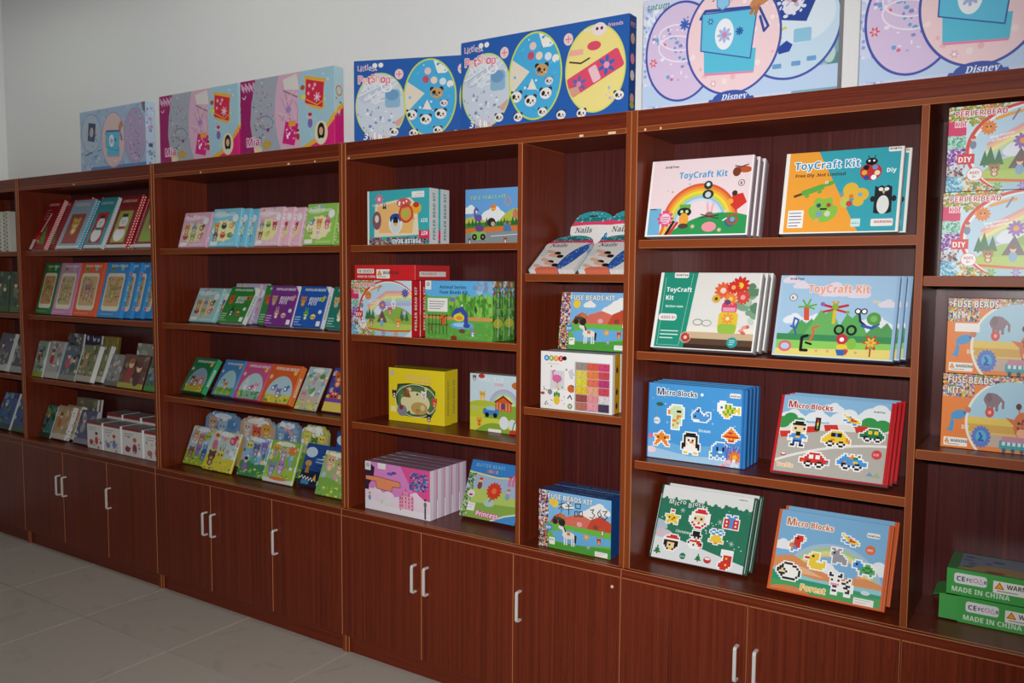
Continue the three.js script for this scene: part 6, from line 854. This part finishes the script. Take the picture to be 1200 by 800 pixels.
put(sc('scD', '#8ab84a', '#a8c848', [['#e0a84a', 'bear', '#6ab8c8'], ['#b8b0a8', 'bear', '#e0e0d8'], ['#e0803c', 'fish', '#f0b06a'], ['#8a90c0', 'bear', '#c8c8e8'], ['#b08ac0', 'bunny', '#e0c8e8']], 44, 0.186, 0.186, (g, W, H) => { rect(g, '#d8e0dc', 0, H * 0.9, W, H * 0.1); ell(g, '#e07a3c', W * 0.5, H * 0.9, W * 0.3, H * 0.04); }), { x: -1.795, s: 'd', zf: -0.095, tilt: 21 }, 'leafy green picture pack with grey animals', 'pack', g2);
put(pk('race', D.race, 0.215, 0.186, 0.012, 'picture_pack'), { x: -1.6, s: 'd', zf: -0.122, tilt: 20 }, 'dark blue motor racing picture pack with trophy', 'pack', g2);
put(sc('scF', '#9ab878', '#7fae4c', [['#d8b08a', 'bear', '#e8d0a8'], ['#b8a878', 'bunny', '#e0d8b0'], ['#8a9a4a', 'bug', '#c8d070']], 45, 0.2, 0.186), { x: -1.436, s: 'd', zf: -0.062, tilt: 23 }, 'soft green picture pack leaning in front of the racing pack', 'pack', g2);
const scallop = (w, h) => { const s = new THREE.Shape(); s.moveTo(0, 0); s.lineTo(w, 0); s.lineTo(w, h * 0.86); const n = 6; for (let i = 0; i < n; i++) { const x1 = w * (1 - (i + 1) / n), xm = w * (1 - (i + 0.5) / n); s.quadraticCurveTo(xm, h * (i === 0 || i === n - 1 ? 0.98 : 1.06), x1, h * (i === n - 1 ? 0.86 : 0.95)); } s.closePath(); return s; };
const gr2 = 'die-cut packs standing behind the picture packs';
const rear = (key, sky, gr, cr, sd, w) => ({ ...sc(key, sky, gr, cr, sd, w, 0.242), name: 'diecut_pack', shape: scallop, t: 0.014 });
put(rear('rA', '#6f9cc4', '#4a7a9c', [['#c8a88a', 'bear', '#e0d0b0'], ['#a8c0d8', 'bear', '#d8e4f0'], ['#5a8ac0', 'fish', '#a8c8e0']], 51, 0.25), { x: -2.365, s: 'd', zf: -0.212, tilt: 8 }, 'blue pack with wavy top behind the meadow pack', 'pack', gr2);
put(rear('rB', '#c8a89a', '#d8b04a', [['#d8c8c0', 'bear', '#f0e0d8'], ['#d85a4a', 'bear', '#f0b04a'], ['#e0a83c', 'bear', '#f0d080']], 52, 0.235), { x: -2.11, s: 'd', zf: -0.212, tilt: 8 }, 'orange and beige pack with wavy top behind the yellow one', 'pack', gr2);
put(rear('rC', '#6a92b8', '#3f6a90', [['#8ab0d0', 'bear', '#c8dcec'], ['#5a7ab0', 'fish', '#a8c0dc'], ['#9ab0c8', 'bear', '#dce4ee']], 53, 0.165), { x: -1.868, s: 'd', zf: -0.212, tilt: 8 }, 'steel blue pack with wavy top behind the reed pack', 'pack', gr2);
put(rear('rD', '#c0c06a', '#6a9a3c', [['#d8d85a', 'bear', '#f0f0a8'], ['#5a8a3a', 'bear', '#c8d88a'], ['#e8d84a', 'bug', '#fff0a0']], 54, 0.165), { x: -1.698, s: 'd', zf: -0.212, tilt: 8 }, 'yellow green pack with wavy top behind the leafy pack', 'pack', gr2);
put(pk('race', D.race, 0.215, 0.186, 0.012, 'picture_pack'), { x: -1.49, y: CNT + 0.045, zf: -0.225, tilt: 8 }, 'dark blue motor racing pack raised behind its twin', 'pack', g2);

// ---- Christmas packs and storybooks in the next bookcase
const g1 = 'Christmas packs on the top shelf';
const fb = (key, draw, w, h = 0.282, t = 0.026) => pk(key, draw, w, h, t, 'christmas_pack');
put(fb('xRed', D.redScene, 0.145, 0.295), { x: -3.556, s: 'a', zf: -0.032, tilt: 25, n: 2, dx: 0.052 }, 'dark red Christmas pack with striped side', 'pack', g1);
put(fb('xTeddy', D.festive('#9ab4c6', '#a8483c', ['#5aa8c8', '#c8e6f0', 'dots'], ['#e0b03c', 'bear'], 61), 0.2), { x: -3.292, s: 'a', zf: -0.032, tilt: 24 }, 'grey blue Christmas pack with yellow teddy', 'pack', g1);
put(fb('xRedTall', D.redScene, 0.145, 0.302), { x: -3.346, s: "a", zf: -0.066, tilt: 24, n: 3, dx: 0.045 }, 'dark red Christmas pack rising behind the teddy pack', 'pack', g1);
put(fb('xTeal', D.festive('#3a9aa2', '#b82a34', ['#dfe4e4', '#b8c8c8', 'dots'], ['#2f6a70', 'snow'], 62), 0.15), { x: -3.036, s: 'a', zf: -0.032, tilt: 23, n: 2, dx: 0.012 }, 'teal Christmas pack with snowman on red', 'pack', g1);
put(fb('xSnow', D.festive('#8c1c20', '#a8b048', ['#c81f28', '#f0e4dc', 'dots'], ['#c8343c', 'snow'], 63), 0.165), { x: -2.842, s: 'a', zf: -0.032, tilt: 22, n: 2, dx: 0.014 }, 'red Christmas pack with snowman on green and polka dots', 'pack', g1);
put(fb('xEnd', D.festive('#8a2a3a', '#8fa848', ['#d8d0cc', '#a83a44', 'stripe'], ['#c84a50', 'bear'], 64), 0.17), { x: -2.612, s: 'a', zf: -0.034, tilt: 22 }, 'wine red Christmas pack beside the bookcase side', 'pack', g1);
const gs = 'sticker mosaic bags on the second shelf';
const sb = (key, bg, inner, c, w, sp, sd) => pk(key, D.stickerBag(bg, inner, c, sp, sd), w, 0.285, 0.014, 'sticker_bag');
put(sb('sGreen', '#2a7a3e', '#cc9464', '#8a9a3c', 0.16, null, 71), { x: -3.556, s: 'b', zf: -0.05, tilt: 15 }, 'dark green sticker mosaic bag', 'bag', gs);
put(sb('sPink', '#d490bc', '#c4b48a', '#b0a06a', 0.19, null, 72), { x: -3.392, s: 'b', zf: -0.05, tilt: 15 }, 'mauve pink sticker mosaic bag', 'bag', gs);
put(sb('sOrange', '#ec6034', '#d4b07c', '#b07a8a', 0.215, null, 73), { x: -3.196, s: 'b', zf: -0.05, tilt: 14, n: 2, dx: 0.012 }, 'orange red sticker mosaic bag', 'bag', gs);
put({ ...sb('sBlue', '#3a92d8', '#d4ac7c', '#a8a04a', 0.205, '#3a96da', 74), t: 0.02 }, { x: -2.968, s: 'b', zf: -0.05, tilt: 15, n: 5, dx: 0.055 }, 'blue sticker mosaic bag', 'bag', gs);
const gt = 'storybooks on the lower shelves';
const bk = (key, sky, ground, fig, o, sd, w, h, t) => pk(key, D.story(sky, ground, fig, o, sd), w, h, t, 'storybook');
const grn = ['#5a7a5a', '#8a9a8a', '#c8ccc4', '#3a4a44'], dk = ['#2a2c30', '#5a5a60', '#8a8a8c', '#b8b4b0'], brn = ['#5a3a34', '#7a5a48', '#3a2a2a', '#8a8a70'];
put(bk('b3a', '#8fa89a', '#8a9a3c', [['#3a4aa0', '#9c3a24']], { mix: grn, top: '#4a8a3c' }, 81, 0.1, 0.2, 0.012), { x: -3.575, s: 'c', zf: -0.03, tilt: 15 }, 'storybook with blue hooded figure and brick red well', 'book', gt);
put(bk('b3b', '#a8a4a0', '#b8b4b4', [['#7a4a34', '#b02a2c']], { mix: ['#c8ccd0', '#a8a098', '#8a7a70', '#d8dcdc'], spine: '#9ab8c0' }, 82, 0.14, 0.202, 0.02), { x: -3.468, s: 'c', zf: -0.034, tilt: 16 }, 'pale storybook with red dressed figure', 'book', gt);
put(bk('b3c', '#5a6a70', '#8a8878', [['#5a5a90', '#c84a6a'], ['#2a3a34', '#3a5a4a']], { mix: dk, spine: '#cfd2cc' }, 83, 0.152, 0.19, 0.016), { x: -3.322, s: 'c', zf: -0.036, tilt: 18 }, 'slate grey storybook with pink dress', 'book', gt);
put(bk('b3d', '#7a7c5a', '#b0aca0', [['#c8a878', '#b08a5a']], { mix: ['#8a8448', '#b8a878', '#5a5a40', '#c8c0a0'], spine: '#e6e8e6' }, 84, 0.14, 0.195, 0.03), { x: -3.163, s: 'c', zf: -0.036, tilt: 20, n: 2, dx: 0.045 }, 'olive storybook with thick white spine', 'book', gt);
put(bk('b3e', '#8e8e8a', '#6a6a68', [['#aaa', '#909090']], { mix: ['#a8a8a4', '#7a7a7c', '#c0c0ba', '#606064'], spine: '#a8a888' }, 85, 0.118, 0.165, 0.014), { x: -2.925, s: 'c', zf: -0.05, tilt: 22 }, 'plain mid grey storybook leaning beside the white spines', 'book', gt);
put(bk('b3f', '#6a4a40', '#a8a040', [['#b05a34', '#a03a30'], ['#6a3028', '#5a2a2a']], { mix: brn, spine: '#4a2a28', top: '#c8ccc0' }, 86, 0.205, 0.172, 0.014), { x: -2.796, s: 'c', zf: -0.042, tilt: 20 }, 'brown storybook with red figures and yellow foot', 'book', gt);
put(bk('b3g', '#4a6a60', '#4a8a3c', [['#7a9a8a', '#5a8aa0']], { mix: grn, spine: '#3a5a44' }, 87, 0.14, 0.168, 0.012), { x: -2.574, s: 'c', zf: -0.042, tilt: 20 }, 'green storybook beside the bookcase side', 'book', gt);
put(bk('b3h', '#6a6c6e', '#8a8a88', [['#444', '#777']], { mix: ['#c8ccc8', '#4a4a4c', '#8a8a88', '#e0e2e0'] }, 88, 0.15, 0.235, 0.014), { x: -3.5, s: 'c', zf: -0.165, tilt: 10 }, 'grey striped storybook standing behind the hooded figure one', 'book', gt);
put(bk('b3i', '#2a3050', '#4a4a50', [['#8a7ab0', '#c0a8d0']], { mix: ['#2a2c40', '#8a80b0', '#d0c8e0', '#15161c'] }, 89, 0.15, 0.232, 0.014), { x: -3.33, s: 'c', zf: -0.165, tilt: 10 }, 'midnight blue storybook standing behind the grey ones', 'book', gt);
put(bk('b3j', '#8a7a2c', '#7a7a2c', [['#7a4a2a', '#5a5a2a']], { mix: ['#a08a34', '#6a6a2a', '#7a4a2a', '#5a5030'], spine: '#6a6030' }, 90, 0.14, 0.232, 0.02), { x: -3.165, s: 'c', zf: -0.165, tilt: 10 }, 'ochre storybook standing behind the white spines', 'book', gt);
put(bk('b3k', '#8a9080', '#6a7a5a', [['#a8a890', '#90a080']], { mix: ['#dfe0da', '#8a9a7a', '#a8a8a0', '#d0d4c8'] }, 91, 0.2, 0.21, 0.02), { x: -2.85, s: 'c', zf: -0.165, tilt: 10 }, 'pale green storybook standing behind the brown one', 'book', gt);
put(bk('b4a', '#3a7a7a', '#24402c', [['#e0a83c', '#3a3a2a']], { mix: ['#2a4a34', '#5a8a90', '#1c2c24', '#8aa848'], top: '#8a9a3c' }, 92, 0.1, 0.18, 0.012), { x: -3.575, s: 'd', zf: -0.06, tilt: 19 }, 'dark green storybook with yellow headed figure', 'book', gt);
put(bk('b4b', '#b8a078', '#c8c0b0', [['#7a5a34', '#d06a2c']], { mix: ['#c8b090', '#a89878', '#d8c8a8', '#c88a5a'], spine: '#e8e8ea', specks: ['#3a5a7a', '#6a8ab0', '#4a4a5a'] }, 93, 0.14, 0.182, 0.032), { x: -3.466, s: 'd', zf: -0.06, tilt: 20, n: 2, dx: 0.02 }, 'beige storybook with orange figure and speckled white spine', 'book', gt);
put(bk('b4c', '#5a5a7a', '#8a8890', [['#8a8a94', '#a0a0a4']], { mix: ['#3a3a54', '#8a8a9c', '#b8b8bc', '#4a4a6a'], spine: '#c8c8cc' }, 94, 0.15, 0.18, 0.02), { x: -3.262, s: 'd', zf: -0.07, tilt: 20 }, 'violet grey storybook beside the white packets', 'book', gt);
put(bk('b4d', '#7a7a60', '#6a6a58', [['#909070', '#808068']], { mix: ['#c8c8b8', '#6a6a58', '#a8a890', '#8a8a78'] }, 95, 0.2, 0.215, 0.014), { x: -3.46, s: 'd', zf: -0.185, tilt: 9, n: 2, dx: 0.01 }, 'drab olive storybook standing behind the beige ones', 'book', gt);
const gw = 'white toy packets in short rows';
const packet = (key, c1, c2, sd, w, h) => pk(key, (g, W, H, T) => { seed = sd; onSpine(g, W, H, T, '#dfe2e2'); onTop(g, W, T, '#9a9ea0'); for (let i = 0; i < 14; i++) rect(g, pick(['#b8bcbc', '#5a5e66', '#d8dada', '#3a3c44']), rr(0, W), -rr(4, T), rr(6, 26), rr(2, 6)); onFront(g, W, H, () => { rect(g, '#e4e2de', 0, 0, W, H); rect(g, '#8a2c2c', 0, 0, W, H * 0.1); lines(g, W * 0.1, H * 0.22, W * 0.5, 2, H * 0.08, '#8a8a86', 3); critter(g, W * 0.6, H * 0.52, W * 0.17, c1, 'figure', c2); ell(g, c2, W * 0.26, H * 0.76, W * 0.12, H * 0.1); for (let i = 0; i < 8; i++) ell(g, pick([c1, c2, '#8a9aa0', '#d8b0a8']), rr(W * 0.1, W * 0.9), rr(H * 0.3, H * 0.94), rr(3, 8)); rect(g, '#eef0ee', W * 0.94, 0, W * 0.06, H); }); }, w, h, 0.052, 'toy_packet');
for (const [i, x, w, c1, c2, word] of [[0, -3.098, 0.142, '#3a2a24', '#c83a34', 'red jacket'], [1, -2.95, 0.156, '#b82a30', '#7a8ac0', 'blue stripes'], [2, -2.786, 0.176, '#c8642c', '#8a3a5a', 'round doll face'], [3, -2.602, 0.172, '#b88a94', '#c86a70', 'pale pink doll']]) {
  put(packet('wp' + i, c1, c2, 101 + i, w, 0.142), { x, s: 'd', zf: -0.06, n: 2 }, `white toy packet with ${word}, front row of the short rows`, 'packet', gw);
  put(packet('wq' + i, c1, c2, 111 + i, w, 0.17), { x: x + 0.002, s: 'd', zf: -0.1685, n: 2 }, `taller toy packet behind those with ${word}`, 'packet', gw);
}
// ---- the narrow bookcase by the corner
const g0 = 'things in the narrow bookcase';
for (let i = 0; i < 3; i++) put(pk('n1', (g, W, H, T) => { seed = 120; onSpine(g, W, H, T, '#cfd0c4'); onTop(g, W, T, '#a8a898'); onFront(g, W, H, () => { rect(g, '#c8c8b8', 0, 0, W, H); for (let j = 0; j < 22; j++) ell(g, pick(['#4a4a4c', '#8a8a60', '#7a3a3a', '#5a6a7a']), W * (0.3 + 0.4 * (j % 2)), (j + 0.5) * H / 22, W * 0.15, 4); }); }, 0.062, 0.222, 0.16, 'patterned_case'), { x: -3.99 + i * 0.075, s: 'a', zf: -0.04 }, 'cream case with patterned narrow front, ' + ['first from the room corner', 'between two alike', 'next to the bookcase side'][i], 'case', 'patterned cases in the narrow bookcase');
put(bk('n2', '#2f4a34', '#3a5a2c', [['#1c2c24', '#4a6a3c'], ['#5a7a4a', '#2a3a2a']], { mix: ['#2a3a2c', '#5a7a4a', '#8a9a7a', '#1c241e'], spine: '#3a4a34' }, 121, 0.17, 0.23, 0.02), { x: -3.985, s: 'b', zf: -0.04, tilt: 5 }, 'dark forest green picture book by the corner', 'book', g0);
put(bk('n2b', '#3a5038', '#4a6a34', [['#2a3a2c', '#6a7a4c']], { mix: ['#2a3a2c', '#6a8a5a', '#a8a88a', '#1c241e'], spine: '#2f4434' }, 125, 0.16, 0.23, 0.02), { x: -3.805, s: 'b', zf: -0.04, tilt: 5 }, 'dark moss green picture book next to the bookcase side', 'book', g0);
put(bk('n3', '#5a5a66', '#b8b8b4', [['#4a4a80', '#777']], { mix: dk, spine: '#d4d6d4' }, 122, 0.15, 0.22, 0.03), { x: -4.03, s: 'c', zf: -0.04, tilt: 18 }, 'grey picture book with thick white spine by the corner', 'book', g0);
put(bk('n3b', '#4a4c50', '#9a9a98', [['#666', '#888']], { mix: dk, spine: '#d8d8d6' }, 126, 0.15, 0.22, 0.03), { x: -3.835, s: 'c', zf: -0.04, tilt: 18 }, 'charcoal picture book with thick white spine by the corner', 'book', g0);
put(bk('n4', '#3a5a90', '#2f4a40', [['#8ab0c8', '#3a6a9c']], { mix: ['#2a4a7a', '#6a8a5a', '#8aa8c8', '#24344a'], spine: '#dadcdc', top: '#8a9a3c' }, 123, 0.16, 0.215, 0.02), { x: -4.05, s: 'd', zf: -0.05, tilt: 20 }, 'blue picture magazine by the corner', 'book', g0);
put(bk('n4b', '#2f5080', '#3a5a44', [['#7aa0b8', '#2a5a8c']], { mix: ['#2a4a7a', '#5a7a5a', '#a8b8c8', '#1c2c44'], spine: '#e0e2e2' }, 124, 0.16, 0.215, 0.02), { x: -3.865, s: 'd', zf: -0.05, tilt: 20 }, 'navy picture magazine with white edge next to the bookcase side', 'book', g0);
scene.traverse((o) => { if (o.isMesh) { o.castShadow = true; o.receiveShadow = true; } });
renderer.render(scene, camera);
